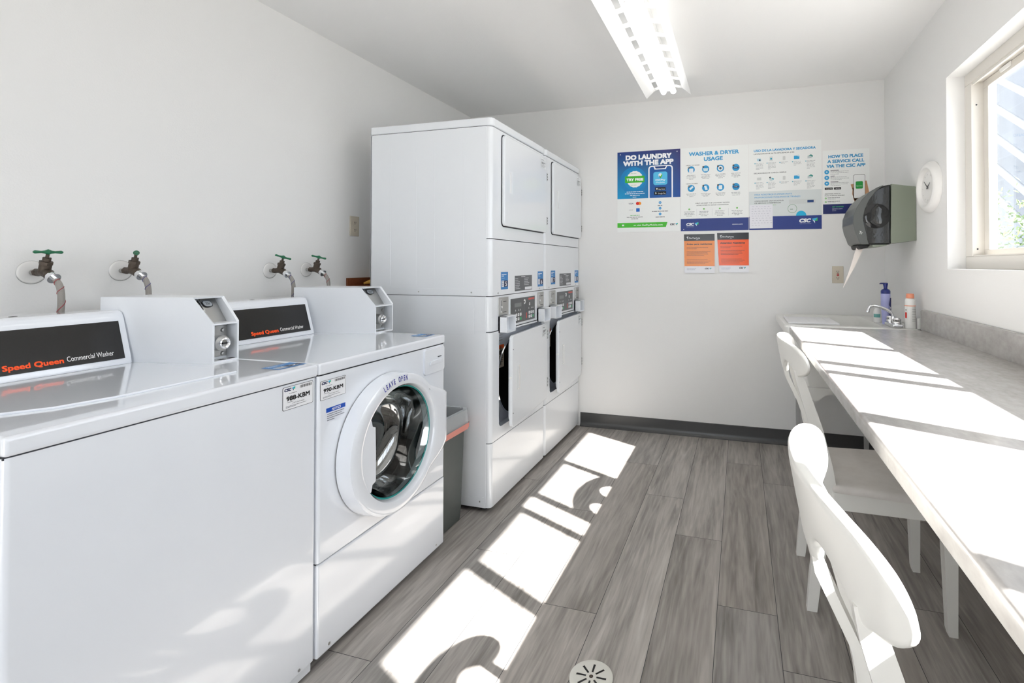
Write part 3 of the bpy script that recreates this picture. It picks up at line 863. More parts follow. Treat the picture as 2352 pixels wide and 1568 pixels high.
# ================================================================= STACKED DRYERS
DX = -1.2; DB = -1.925
def dryer(yb, label, nums, w_=.714):
    d = thing('stacked_dryer', label, 'dryer', (-1.56, yb + w_ / 2, 0), group=None)
    a, b_ = yb, yb + w_
    Y = lambda t: yb + t
    m = MB()
    # cabinet as panels: sides, back; side panels have faint ribs
    m.box((DB, a, .022), (DX - .028, a + .004, 1.08), 'dryer', .0015); m.box((DB, b_ - .004, .022), (DX - .028, b_, 1.08), 'dryer', .0015)
    m.box((DB, a, 1.082), (DX - .028, a + .004, 1.942), 'dryer', .0015); m.box((DB, b_ - .004, 1.082), (DX - .028, b_, 1.942), 'dryer', .0015)
    m.box((DB, a, .022), (DB + .005, b_, 1.942), 'dryer')
    m.box((DB + .01, a + .006, .02), (DX - .05, b_ - .006, .03), 'seam'); m.box((DB + .01, a + .006, 1.07), (DX - .03, b_ - .006, 1.09), 'seam')
    m.box((DB + .01, a + .003, 1.93), (DX - .03, b_ - .003, 1.95), 'seam')
    for xx in (-1.80, -1.64, -1.53, -1.36): m.box((xx, a - .0008, 1.13), (xx + .004, a + .001, 1.88), 'dryer', .0004)
    m.box((DB + .02, a - .001, 1.084), (DX - .05, a + .001, 1.118), 'dryer', .0008)
    m.box((DB, a - .0012, .885), (DX - .095, a + .001, 1.074), 'dryer', .0006); m.box((DX - .092, a - .0012, .905), (DX - .03, a + .001, 1.074), 'dryer', .0006)
    m.box((DX - .12, a - .0012, .03), (DX - .035, a + .001, .075), 'dryer', .0006)
    for xx, zz in ((-1.62, 1.10), (-1.31, 1.10), (-1.26, .052)): m.cyl((xx, a - .0022, zz), (xx, a, zz), .004, 'steel', 10)
    cab = m.build('cabinet', d)
    for yy in (a + .05, b_ - .05):
        for xx in (DX - .06, DB + .06):
            q = MB(); q.cyl((xx, yy, 0), (xx, yy, .012), .022, 'rubber', 20); q.cyl((xx, yy, .012), (xx, yy, .024), .012, 'rubber', 12); q.build('foot', d)
    def shell(z0, z1, x=DX, m_='dryer', r=.022):
        q = MB(); P = [(DX - .028, a + .001)]
        P += [(x - r * (1 - math.sin(t)), a + .001 + r * (1 - math.cos(t))) for t in [PI / 2 * k / 6 for k in range(7)]]
        P2 = [(px, a + b_ - py) for px, py in P[::-1]]
        P = P + P2
        q.prism([(px, py) for px, py in P], 'z', z0, z1, m_)
        return q
    # top cap
    m = MB(); m.prism([(DB - .002, a - .001), (DX - .018, a - .001), (DX - .002, a + .006), (DX + .006, a + .022), (DX + .006, b_ - .022), (DX - .002, b_ - .006), (DX - .018, b_ + .001), (DB - .002, b_ + .001)], 'z', 1.944, 1.986, 'dryer', .008, 3)
    m.build('top_cap', d)
    # upper face with door
    q = shell(1.374, 1.940); up = q.build('upper_front', d, 50)
    q = shell(1.083, 1.370); mid = q.build('middle_front', d, 50)
    def door_panel(zlo, zhi, ylo, yhi, x, hinge_x=None):
        q = MB(); q.prism(rounded_poly((ylo + yhi) / 2, (zlo + zhi) / 2, yhi - ylo, zhi - zlo, .022), 'x', x, x + .018, 'dryer', .004, 3)
        return q
    q = MB(); q.prism(rounded_poly(Y(.409), 1.683, .602, .486, .026), 'x', DX - .002, DX + .0015, 'seam'); q.build('door_shadow_gap', d)
    q = door_panel(1.445, 1.921, Y(.112), Y(.712 - .006), DX + .002); ud = q.build('upper_door', d)
    q = MB(); q.box((DX + .0195, Y(.17), 1.62), (DX + .0215, Y(.205), 1.74), 'enamel2', .0008); q.box((DX + .0215, Y(.174), 1.625), (DX + .022, Y(.182), 1.735), 'wht'); q.build('handle', ud)
    for zz in (1.52, 1.80):
        q = MB(); q.box((DX + .004, Y(.7075) - .001, zz - .025), (DX + .022, Y(.7125), zz + .025), 'steel', .0008)
        for k in (-1, 0, 1): q.box((DX + .0225, Y(.705), zz + k * .016 - .004), (DX + .023, Y(.711), zz + k * .016 + .004), 'dark')
        q.build('hinge', ud)
    q = MB(); s = Sheet((DX + .0203, Y(.6), 1.905), (0, 1, 0), (0, 0, 1), .088, .062, 'print', .0003, q)
    s.rect(0, 0, 1, 1, (226, 229, 231), 1); s.lines(.15, .85, .42, .1, 2, .07, (120, 123, 128)); s.lines(.1, .9, .15, .12, 1, .05, (120, 124, 130)); s.lines(.1, .9, .7, .1, 3, .03, (150, 154, 160)); q.build('id_label', ud, 0)
    # stickers and info plate on the middle front
    q = MB()
    number_sticker(q, (DX, Y(.108), 1.203), (0, 1, 0), (0, 0, 1), .083, .092, nums[0]); q.build('number_sticker', mid, 0); q = MB()
    number_sticker(q, (DX, Y(.602), 1.200), (0, 1, 0), (0, 0, 1), .088, .094, nums[1]); q.build('number_sticker', mid, 0)
    q = MB(); s = Sheet((DX, Y(.275), 1.180), (0, 1, 0), (0, 0, 1), .238, .086, 'print', .0003, q)
    s.rect(0, 0, 1, 1, (98, 100, 104), 1); s.lines(.36, .68, .06, .05, 1, .05, (215, 215, 218), 2)
    for j in range(7):
        s.lines(.03, .46, .17 + .11 * j, .05, 1, .04, (196, 198, 202), seed=j); 
        if j < 5: s.lines(.53, .97, .17 + .11 * j, .05, 1, .04, (196, 198, 202), seed=j + 9)
    s.rect(.57, .78, .98, .95, (222, 224, 228), 2); q.build('instruction_plate', mid, 0)
    for yy in (.075, .63): q = MB(); q.cyl((DX - .001, Y(yy), 1.094), (DX + .0015, Y(yy), 1.094), .005, 'steel', 12); q.build('screw', mid)
    # control section
    q = shell(.903, 1.079, DX - .004); ctl = q.build('control_front', d, 50)
    cx = DX - .004
    q = MB(); q.prism(rounded_poly(Y(.392), .985, .352, .150, .005), 'x', cx - .002, cx + .003, 'dryer', .0015)
    q.build('keypad_bezel', ctl)
    q = MB(); s = Sheet((cx + .0031, Y(.224), 1.054), (0, 1, 0), (0, 0, 1), .336, .138, 'gloss', .0004, q)
    s.rect(0, 0, 1, 1, (78, 80, 82), 1)
    s.rect(.15, .2, .42, .36, (112, 116, 116), 2); s.rect(.71, .06, .97, .14, (196, 72, 62), 2)
    for xx in (.17, .29, .35, .71, .83, .89): s.poly([(xx, .52), (xx + .02, .44), (xx + .04, .52)], (190, 192, 194), 2)
    s.circ(.55, .19, .042, (235, 235, 235), 2); s.rect(.50, .17, .56, .22, (60, 60, 62), 3)
    s.rrect(.735, .26, .79, .38, .01, (225, 226, 228), 2); s.rect(.75, .29, .775, .35, (90, 92, 94), 3)
    s.rect(.535, .2, .54, .98, (120, 122, 124), 2); s.rrect(.61, .66, .65, .9, .01, (205, 80, 70), 2)
    for j in range(2):
        for k in range(3):
            for bx in (.19, .72):
                c = (30, 165, 95) if (j == 1 and k == 2) else (236, 238, 238)
                s.rrect(bx + k * .085, .62 + j * .17, bx + .062 + k * .085, .74 + j * .17, .012, c, 2); s.rect(bx + .02 + k * .085, .66 + j * .17, bx + .042 + k * .085, .69 + j * .17, (120, 124, 126), 3)
    q.build('keypad', ctl, 0)
    for yy in (.086, .602):
        q = MB(); q.box((cx - .001, Y(yy), .978), (cx + .004, Y(yy + .112 if yy < .2 else yy + .1), 1.070), 'steel', .001)
        q.box((cx + .0041, Y(yy + .02), .99), (cx + .006, Y(yy + .028), 1.06), 'chrome'); q.box((cx + .0061, Y(yy + .0225), 1.0), (cx + .0065, Y(yy + .0255), 1.055), 'dark')
        q.cyl((cx + .004, Y(yy + .024), 1.02), (cx + .011, Y(yy + .024), 1.02), .006, 'chrome', 14)
        q.box((cx + .0041, Y(yy + .05), 1.045), (cx + .005, Y(yy + .085), 1.048), 'dark'); q.box((cx + .0041, Y(yy + .045), .99), (cx + .005, Y(yy + .085), .993), 'dark')
        slot = q.build('coin_plate', ctl)
        # return cup box below
        q = MB(); ya, yb_ = Y(yy - .002), Y(yy + .108 if yy < .2 else yy + .104); z0, z1, px = .888, .975, cx + .050
        for A, B in (((cx, ya, z0), (px, ya + .006, z1)), ((cx, yb_ - .006, z0), (px, yb_, z1)), ((cx, ya, z0), (px, yb_, z0 + .005)), ((cx, ya, z1 - .006), (px, yb_, z1)), ((cx, ya, z0), (cx + .012, yb_, z1))):
            q.box(A, B, 'enamel2', .0015)
        q.box((cx + .012, ya + .006, z0 + .004), (cx + .016, ya + .03, z1 - .006), 'steel')
        q.build('coin_cup', ctl)
    # lower front with a real opening, bulkhead and drum
    z0, z1 = .346, .899; oy0, oy1, oz0, oz1 = Y(.088), Y(.672), .400, .890
    q = MB()
    for A, B in (((a + .02, z0), (oy0, z1)), ((oy1, z0), (b_ - .02, z1)), ((oy0, z0), (oy1, oz0)), ((oy0, oz1), (oy1, z1))):
        q.box((DX - .004, A[0], A[1]), (DX, B[0], B[1]), 'dryer')
    for sg, yy in ((1, a + .001), (-1, b_ - .001)):
        r = .02; P = [(DX - .028, yy)] + [(DX - r * (1 - math.sin(t)), yy + sg * r * (1 - math.cos(t))) for t in [PI / 2 * k / 6 for k in range(7)]]
        n = len(P); V = [(x, y, z0) for x, y in P] + [(x, y, z1) for x, y in P]
        q.add(V, [(i, i + 1, n + i + 1, n + i) if sg < 0 else (i + 1, i, n + i, n + i + 1) for i in range(n - 1)], 'dryer')
    # rounded corner fillets and the recess walls
    for (yy, zz, sy, sz) in ((oy0, oz0, 1, 1), (oy1, oz0, -1, 1), (oy0, oz1, 1, -1), (oy1, oz1, -1, -1)):
        r = .03; P = [(yy, zz)] + [(yy + sy * r * (1 - math.sin(t)), zz + sz * r * (1 - math.cos(t))) for t in [PI / 2 * k / 5 for k in range(6)]]
        q.prism(P, 'x', DX - .004, DX, 'dryer')
    bx = DX - .07
    q.box((bx, oy0 - .003, oz0), (DX - .004, oy0, oz1), 'dbox'); q.box((bx, oy1, oz0), (DX - .004, oy1 + .003, oz1), 'dbox')
    q.box((bx, oy0, oz1), (DX - .004, oy1, oz1 + .003), 'dbox'); q.box((bx, oy0, .375), (DX - .004, oy1, .378), 'dbox')
    low = q.build('lower_front', d, 50)
    q = MB(); dcy, dcz = Y(.418), .607
    plate_with_hole(q, oy0, oy1, .378, oz1, dcy, dcz, .215, bx, 'dbox', .02)
    s = Sheet((bx + .0002, Y(.222), .800), (0, 1, 0), (0, 0, 1), .062, .125, 'print', .0003, q)
    s.rect(0, 0, 1, 1, (186, 178, 160), 1); s.rect(0, 0, 1, .17, (232, 96, 34), 2); s.rect(.1, .25, .9, .42, (40, 38, 38), 2); s.lines(.08, .92, .5, .08, 5, .03, (60, 58, 58), 2)
    s.rect(.3, .05, .45, .9, (60, 58, 56), 3)
    for j in range(3): q.box((bx + .0005, Y(.222), .825 + .014 * j), (bx + .003, Y(.262), .828 + .014 * j), 'legg')
    q.build('bulkhead', low, 0)
    q = MB(); q.lathe([(.215, -.0), (.217, -.02), (.29, -.03), (.29, -.5), (.0005, -.5)], (bx - .001, dcy, dcz), (1, 0, 0), 'rubber', 64)
    q.lathe([(.219, .001), (.215, .006), (.211, .001)], (bx, dcy, dcz), (1, 0, 0), 'chrome', 64); q.build('drum', d)
    # open door hinged at the far side
    th = math.radians(4.2 if nums[0] == '5' else 3.6); hy = Y(.706)
    dl = bpy.data.objects.new('lower_door', None)
    q = MB(); q.prism(rounded_poly(-.300, .635, .600, .475, .022), 'x', 0, .018, 'dryer', .004, 3)
    q.prism(rounded_poly(-.300, .635, .56, .43, .03), 'x', -.012, .0, 'dryer', .003, 2)
    dl = q.build('lower_door', d, local=True)
    dl.location = Vector((DX + .004, hy, 0)) - Vector(d.location); dl.rotation_euler = (0, 0, th)
    q = MB(); q.prism(rounded_poly(-.505, .64, .036, .13, .006), 'x', .0182, .0205, 'wht', .001)
    q.box((.0206, -.519, .582), (.021, -.510, .698), 'enamel'); q.build('handle', dl, local=True)
    for zz in (.47, .80): q = MB(); q.cyl((.0181, -.588, zz), (.0195, -.588, zz), .0028, 'seam', 8); q.build('screw', dl, local=True)
    q = MB(); q.cyl((.009, -.6, .655), (.009, -.607, .655), .006, 'wht', 12); q.build('catch_pin', dl, local=True)
    for zz in (.50, .80):
        q = MB(); q.box((.003, -.001, zz - .03), (.021, .004, zz + .03), 'steel', .0008)
        for k in (-1, 0, 1): q.box((.0211, -.0015, zz + k * .02 - .005), (.0215, .0045, zz + k * .02 + .005), 'dark')
        q.build('hinge', dl, local=True)
    q = MB(); s = Sheet((.0182, -.10, .865), (0, 1, 0), (0, 0, 1), .088, .072, 'print', .0003, q)
    s.rect(0, 0, 1, 1, (224, 228, 230), 1); s.lines(.15, .85, .42, .1, 2, .07, (120, 123, 128)); s.lines(.1, .9, .16, .12, 1, .06, (100, 104, 110)); s.lines(.1, .9, .74, .1, 2, .03, (140, 144, 150)); q.build('id_label', dl, 0, local=True)
    # bottom access panel
    q = shell(.024, .342); q.build('access_panel', d, 50)
    return d
dryer(2.270, 'white stacked dryer nearer the washers, stickers 5 and 6, door ajar', ('5', '6'))
dryer(2.9875, 'white stacked dryer against the back wall, stickers 7 and 8, door ajar', ('7', '8'))

# small wooden shelf behind the dryers
t = thing('wall_shelf', 'brown wooden shelf edge on left wall behind the dryers', 'shelf', (XL, 2.45, 1.118))
mb = MB(); mb.box((XL + .001, 2.336, 1.112), (XL + .17, 2.66, 1.122), 'wood', .001); mb.box((XL + .001, 2.336, 1.122), (XL + .012, 2.66, 1.166), 'wood', .001); mb.build('board', t)
mb = MB(); mb.tube([(XL + .06, 2.41, 1.134), (XL + .07, 2.46, 1.144), (XL + .08, 2.50, 1.148), (XL + .09, 2.57, 1.150), (XL + .1, 2.63, 1.140)], [.006, .014, .022, .024, .014], 'yel', 14)
o = mb.build('rolled_cloth', None); tag(o, 'mustard yellow rolled cloth lying on the brown shelf', 'cloth')

# ================================================================= BIN
bn = thing('trash_bin', 'tall dark grey plastic waste bin between washer and dryer', 'bin', (-1.44, 2.12, 0))
mb = MB()
def ringrect(x0, x1, y0, y1, z, r, n=5):
    return [Vector((p[0], p[1], z)) for p in rounded_poly((x0 + x1) / 2, (y0 + y1) / 2, x1 - x0, y1 - y0, r, n)]
def ringloft(mb, rings, m, cap0=False):
    n = len(rings[0]); V = [p for r in rings for p in r]; F = []
    for j in range(len(rings) - 1):
        for k in range(n):
            a, b_ = j * n + k, j * n + (k + 1) % n; F.append((a, b_, b_ + n, a + n))
    if cap0: F.append(tuple(range(n))[::-1])
    mb.add(V, F, m)
bx0, bx1, by0, by1 = -1.60, -1.318, 1.99, 2.205
ringloft(mb, [ringrect(bx0 + .025, bx1 - .0, by0 + .02, by1 - .005, .002, .03), ringrect(bx0 + .02, bx1 + .004, by0 + .015, by1, .06, .03),
              ringrect(bx0, bx1 + .012, by0, by1 + .018, .50, .03), ringrect(bx0 - .008, bx1 + .018, by0 - .006, by1 + .024, .505, .034), ringrect(bx0 - .008, bx1 + .018, by0 - .006, by1 + .024, .525, .034),
              ringrect(bx0 + .002, bx1 + .008, by0 + .002, by1 + .014, .525, .03), ringrect(bx0 + .03, bx1 - .008, by0 + .03, by1 - .01, .01, .03)], 'bin', True)
V = ringrect(bx0 + .03, bx1 - .008, by0 + .03, by1 - .01, .01, .03); mb.add(V, [tuple(range(len(V)))], 'bin')
mb.build('bin_body', bn)
ln = thing('bin_liner', 'clear plastic bag with pink drawstring folded over the bin rim', 'bag', (-1.44, 2.12, .5))
mb = MB(); rl = random.Random(5)
def crumple(ring, a): return [p + Vector((rl.uniform(-a, a), rl.uniform(-a, a), rl.uniform(-a, a))) for p in ring]
ringloft(mb, [crumple(ringrect(bx0 - .012, bx1 + .024, by0 - .010, by1 + .03, .435, .036, 8), .004), crumple(ringrect(bx0 - .013, bx1 + .026, by0 - .012, by1 + .031, .47, .036, 8), .004),
              crumple(ringrect(bx0 - .011, bx1 + .023, by0 - .009, by1 + .029, .531, .036, 8), .003), crumple(ringrect(bx0 + .004, bx1 + .006, by0 + .004, by1 + .012, .532, .03, 8), .003),
              crumple(ringrect(bx0 + .012, bx1 - .004, by0 + .012, by1 - .0, .40, .03, 8), .005), crumple(ringrect(bx0 + .04, bx1 - .02, by0 + .04, by1 - .02, .12, .03, 8), .006)], 'poly')
mb.build('liner_film', ln)
mb = MB(); P0 = ringrect(bx0 - .016, bx1 + .028, by0 - .014, by1 + .034, .448, .036, 8)
ringloft(mb, [crumple([p + Vector((0, 0, -.010)) for p in P0], .003), crumple([p + Vector((0, 0, .014)) for p in P0], .003)], 'pink')
mb.build('drawstring', ln)

# ================================================================= COUNTER
CZT = .905
ct = thing('countertop', 'long grey stone-look laminate countertop under the window', 'countertop', (.6, 1.0, CZT - .04))
mb = MB(); P = [(.262, CZT - .038), (.256, CZT - .034), (.255, CZT - .01), (.258, CZT - .003), (.266, CZT), (XR - .001, CZT), (XR - .001, CZT - .038)]
mb.prism(P, 'y', YF + .01, 2.928, 'counter'); mb.build('slab', ct, 50)
mb = MB(); mb.prism([(.896, CZT + .0003), (.896, 1.0), (.899, 1.006), (.903, 1.008), (XR - .001, 1.008), (XR - .001, CZT + .0003)], 'y', YF + .01, 2.972, 'counter'); mb.build('backsplash', ct, 50)
for yy in (-1.3, .2, 1.6, 2.85):
    q = MB(); q.box((XR - .03, yy, CZT - .34), (XR - .0005, yy + .03, CZT - .04), 'enamel2'); q.box((.42, yy, CZT - .065), (XR - .0005, yy + .03, CZT - .0385), 'enamel2')
    q.prism([(.45, CZT - .066), (.48, CZT - .066), (XR - .03, CZT - .32), (XR - .03, CZT - .34)], 'y', yy + .008, yy + .022, 'enamel2'); q.build('bracket', ct)

# ================================================================= LAUNDRY TUB AT THE END
tub = thing('laundry_sink', 'white plastic laundry sink on legs in the far right corner', 'sink', (.57, 3.33, 0))
tx0, tx1, ty0, ty1 = .232, .905, 2.976, 3.690
mb = MB()
R_ = [ringrect(tx0 + .125, tx1 - .035, ty0 + .01, ty1 - .06, .548, .02), ringrect(tx0 + .12, tx1 - .03, ty0 + .01, ty1 - .06, .567, .02), ringrect(tx0 + .105, tx1 - .03, ty0 + .02, ty1 - .06, .57, .03), ringrect(tx0 + .04, tx1 - .02, ty0 + .012, ty1 - .03, .85, .04),
      ringrect(tx0 + .005, tx1, ty0, ty1, .858, .03), ringrect(tx0, tx1, ty0 - .002, ty1, .895, .03), ringrect(tx0 + .006, tx1 - .004, ty0 + .004, ty1 - .004, .905, .028),
      ringrect(tx0 + .05, tx1 - .16, ty0 + .05, ty1 - .05, .905, .05), ringrect(tx0 + .058, tx1 - .168, ty0 + .058, ty1 - .058, .89, .05), ringrect(tx0 + .12, tx1 - .2, ty0 + .12, ty1 - .12, .60, .06)]
ringloft(mb, R_, 'tubp'); V = R_[-1]; mb.add(V, [tuple(range(len(V)))], 'tubp')
mb.build('basin', tub, 50)
mb = MB(); mb.prism([(tx0 + .12, .57), (tx0 + .12, .503), (tx0 + .175, .503), (tx0 + .205, .53), (tx0 + .24, .54), (tx1 - .15, .54), (tx1 - .11, .53), (tx1 - .08, .503), (tx1 - .03, .503), (tx1 - .03, .57)], 'y', ty0 - .008, ty0 + .008, 'tubp'); mb.build('skirt', tub)
for xx, yy in ((tx0 + .135, ty0 + .03), (tx1 - .07, ty0 + .03), (tx0 + .135, ty1 - .09), (tx1 - .13, ty1 - .09)):
    q = MB(); q.loft([(xx, yy, 0, .024, .024), (xx, yy, .552, .03, .03)], 'legg', .003); q.build('leg', tub)
fc = thing('sink_faucet', 'chrome two-handle faucet with arched spout on the white sink', 'faucet', (.80, 3.03, CZT))
mb = MB(); mb.box((.775, 2.995, CZT + .0005), (.825, 3.16, CZT + .02), 'chrome', .006, 3); mb.cyl((.80, 3.08, CZT + .018), (.80, 3.08, CZT + .055), .014, 'chrome'); mb.build('base', fc)
mb = MB(); P = [Vector(p) for p in ((.80, 3.08, CZT + .05), (.790, 3.08, CZT + .075), (.765, 3.08, CZT + .092), (.735, 3.08, CZT + .105), (.705, 3.08, CZT + .112), (.688, 3.08, CZT + .108), (.678, 3.08, CZT + .095), (.672, 3.08, CZT + .075))]
Q = []
for j in range(len(P) - 1): Q += [P[j].lerp(P[j + 1], t / 3) for t in range(3)]
Q.append(P[-1])
mb.tube(Q, [.008] * (len(Q) - 3) + [.0085, .0105, .0105], 'chrome', 16); mb.build('spout', fc)
for yy in (3.02, 3.14):
    q = MB(); q.lathe([(.018, 0), (.021, .008), (.017, .014), (.0195, .026), (.014, .034), (.0005, .036)], (.80, yy, CZT + .019), (0, 0, 1), 'chrome', 24, lambda a, j: 1 + .06 * math.cos(6 * a)); q.build('handle', fc)
b1 = thing('pump_bottle', 'lavender pump bottle with navy blue cap standing on the sink', 'bottle', (.787, 3.19, CZT))
mb = MB(); c = (.7890, 3.19, CZT + .0005); mb.lathe([(.0005, 0), (.0165, .0), (.018, .003), (.0205, .05), (.024, .12), (.0245, .165), (.0235, .172), (.0005, .172)], c, (0, 0, 1), 'lav', 32)
mb.build('bottle_body', b1)
mb = MB(); c = Vector(c); mb.lathe([(.0005, .172), (.0243, .172), (.0243, .187), (.018, .196), (.010, .199), (.009, .206), (.013, .226), (.013, .231), (.0005, .231)], c, (0, 0, 1), 'navy', 28)
mb.tube([c + Vector((.01, 0, .229)), c + Vector((-.024, 0, .2295)), c + Vector((-.03, 0, .227))], [.0045, .004, .003], 'navy', 10); mb.build('pump', b1)
mb = MB(); s = Sheet(c + Vector((.004, -.0236, .15)), (1, 0, 0), (0, 0, 1), .018, .12, 'print', .0003, mb)
s.poly([(.7, 0), (1, 0), (1, 1), (.2, 1), (.9, .45), (.4, .35)], (30, 34, 80), 1); mb.build('print_mark', b1, 0)
b2 = thing('talc_bottle', 'white bottle with coral cap and red stripe by the backsplash', 'bottle', (.853, 2.99, CZT))
mb = MB(); c = Vector((.858, 3.005, CZT + .0008)); mb.lathe([(.0005, 0), (.024, 0), (.0255, .003), (.0255, .135), (.024, .150), (.0185, .158), (.0005, .158)], c, (0, 0, 1), 'wht', 36)
mb.lathe([(.0257, .118), (.0257, .122)], c, (0, 0, 1), 'coral', 36); mb.build('bottle_body', b2)
mb = MB(); mb.lathe([(.0005, .183), (.0165, .183), (.018, .180), (.0195, .159), (.0005, .159)], c, (0, 0, 1), 'coral', 30); mb.build('cap', b2)
mb = MB()
def wrap(mbx, c, r, a0, a1, z0, z1, col, off=.0004, n=6):
    V = []; 
    for k in range(n + 1):
        a = math.radians(a0 + (a1 - a0) * k / n)
        for z in (z0, z1): V.append((c[0] + (r + off) * math.cos(a), c[1] + (r + off) * math.sin(a), c[2] + z))
    mbx.add(V, [(2 * k, 2 * k + 2, 2 * k + 3, 2 * k + 1) for k in range(n)], 'print', s2l(col))
wrap(mb, c, .0255, 195, 220, .055, .085, (205, 45, 35)); wrap(mb, c, .0255, 200, 218, .096, .1, (70, 80, 70)); 
mb.build('printed_label', b2, 0); mb = MB()
for k in range(9): wrap(mb, c, .0255, 275, 325, .04 + k * .0085, .043 + k * .0085, (175, 178, 175))
mb.build('printed_label', b2, 0)
o = thing('small_bottle', 'short translucent bottle with teal label behind the pump bottle', 'bottle', (.757, 3.27, CZT))
mb = MB(); c = Vector((.768, 3.28, CZT + .0005)); mb.lathe([(.0005, 0), (.021, 0), (.022, .003), (.022, .06), (.014, .078), (.010, .082), (.010, .10), (.0005, .10)], c, (0, 0, 1), 'wht', 28); mb.build('bottle_body', o)
mb = MB(); wrap(mb, c, .022, 200, 300, .03, .05, (110, 170, 165)); mb.build('printed_label', o, 0)
mb = MB(); mb.box((.885, 2.985, CZT + .0005), (.912, 3.01, CZT + .056), 'wht', .003); o = mb.build('small_box', None); tag(o, 'small white box tucked between white bottle and backsplash', 'box')
mb = MB(); mb.box((.262, 3.06, CZT + .0008), (.53, 3.40, CZT + .0085), 'towel', .003)
for k in range(5): mb.box((.262 + .05 * k + .02, 3.062, CZT + .0085), (.262 + .05 * k + .024, 3.398, CZT + .0093), 'towel')
o = mb.build('folded_towel', None); tag(o, 'thin white checked towel lying flat across the sink', 'towel')

# ================================================================= CHAIRS
def make_chair(label, loc, rz):
    c = thing('dining_chair', label, 'chair', loc, rz, None)
    for sy in (-1, 1):
        y = sy * .178
        q = MB(); q.loft([(0, y, 0, .034, .030), (.012, y, .12, .040, .030), (.045, y, .36, .052, .032), (.055, y, .45, .054, .032), (.046, y, .52, .050, .030), (.016, y * 1.0, .66, .042, .028), (-.034, y * .98, .82, .032, .028), (-.046, y * .98, .855, .020, .028)], 'chair', .004)
        q.build('rear_post', c, local=True)
        q = MB(); yf = sy * .185; q.loft([(.435, yf, 0, .026, .026), (.432, yf, .02, .030, .030), (.425, yf, .42, .045, .045)], 'chair', .004); q.build('front_leg', c, local=True)
    q = MB()
    q.box((.07, -.200, .375), (.42, -.180, .436), 'chair', .003); q.box((.07, .180, .375), (.42, .200, .436), 'chair', .003)
    q.box((.425, -.19, .375), (.447, .19, .436), 'chair', .003); q.box((.045, -.165, .375), (.065, .165, .436), 'chair', .003); q.build('seat_frame', c, local=True)
    # cushioned seat
    q = MB(); rings = []
    def sr(k, z):
        P = []
        for (x, y) in rounded_poly(.26, 0, .40, .44, .035, 5):
            f = 1 + .08 * (x - .26) / .2; P.append(Vector((.26 + (x - .26) * k, y * f * k, z)))
        return P
    rings = [sr(1.0, .437), sr(1.01, .446), sr(.995, .456), sr(.95, .463), sr(.8, .467), sr(.5, .469), sr(.05, .470)]
    ringloft(q, rings, 'seat', True); q.add(rings[-1], [tuple(range(len(rings[-1])))], 'seat'); q.build('seat', c, 60, local=True)
    # curved crest rail, tall in the middle, rounded ends
    N = 96; hw = .257; rows = []; th = .021
    q = MB(); V = []; F = []
    K = 20
    for i in range(N + 1):
        a = -PI / 2 + PI * i / N; y = hw * math.sin(a); s_ = abs(y) / hw
        x = -.080 + .068 * (s_ ** 2)
        zt = .958 - .016 * s_ ** 2; zb = .823 + .012 * s_ ** 1.5; zc = .885
        t_ = (abs(y) - .042) / .128
        if 0 < t_ < 1: zb += .048 * math.sin(PI * t_) ** .6
        f = max(0.0, 1 - s_ ** 7) ** .5
        zt = zc + (zt - zc) * f; zb = zc + (zb - zc) * f
        nx = Vector((1, -2 * .068 * y / hw ** 2, 0)).normalized()
        cz = (zt + zb) / 2; hz = max((zt - zb) / 2, .002); tt = th / 2 * max(.25, min(1, (f + .3)))
        for k in range(K):     # rounded-rectangle section
            b_ = 2 * PI * k / K; cx_, sz_ = math.cos(b_), math.sin(b_)
            ex = 3.5
            px = tt * math.copysign(abs(cx_) ** (2 / ex), cx_); pz = math.copysign(abs(sz_) ** (2 / 8), sz_)
            zz = cz + hz * pz
            lean = -.18 * (zz - .87)
            V.append((x + nx.x * px + lean, y + nx.y * px, zz))
    for i in range(N):
        for k in range(K):
            a, b_ = i * K + k, i * K + (k + 1) % K; F.append((a, b_, b_ + K, a + K))
    F.append(tuple(range(K))[::-1]); F.append(tuple(range(N * K, N * K + K)))
    q.add(V, F, 'chair'); q.build('crest_rail', c, 60, local=True)
    q = MB(); q.loft([(.050, 0, .425, .016, .060), (.030, 0, .55, .016, .052), (-.02, 0, .70, .016, .055), (-.066, 0, .80, .016, .072), (-.074, 0, .842, .014, .078)], 'chair', .003); q.build('back_splat', c, local=True)
    return c
make_chair('white wooden chair with grey seat, nearer the sink', (.2433, 2.147, 0), math.radians(-.15))
make_chair('white wooden chair nearest the camera, mostly cut off by the frame', (.1743, .817, 0), math.radians(.8))

# ================================================================= TOWEL DISPENSER, CLOCK, OUTLETS
pd = thing('towel_dispenser', 'grey-green paper towel dispenser with smoky cover on right wall', 'dispenser', (XR, 3.24, 1.37))
dy0, dy1 = 3.09, 3.40
mb = MB(); P = [(XR - .0005, 1.372), (XR - .0005, 1.665), (.80, 1.684), (.796, 1.684), (.792, 1.362), (.80, 1.358)]
mb.prism(P, 'y', dy0, dy1, 'sage', .004); mb.build('housing', pd)
cov = [(.794, 1.683)]
for k in range(11):
    t = k / 10; 
arc = [(.794, 1.683), (.765, 1.678), (.730, 1.664), (.690, 1.638), (.655, 1.602), (.628, 1.560), (.612, 1.516), (.610, 1.470), (.618, 1.430), (.632, 1.395), (.640, 1.368), (.652, 1.356), (.70, 1.352), (.794, 1.352)]
mb = MB(); mb.prism(arc, 'y', dy0 + .004, dy1 - .004, 'smoke', .010, 3); cv = mb.build('cover', pd, 50)
mb = MB(); st = [(x - .004 if x < .79 else x, z) for x, z in arc]
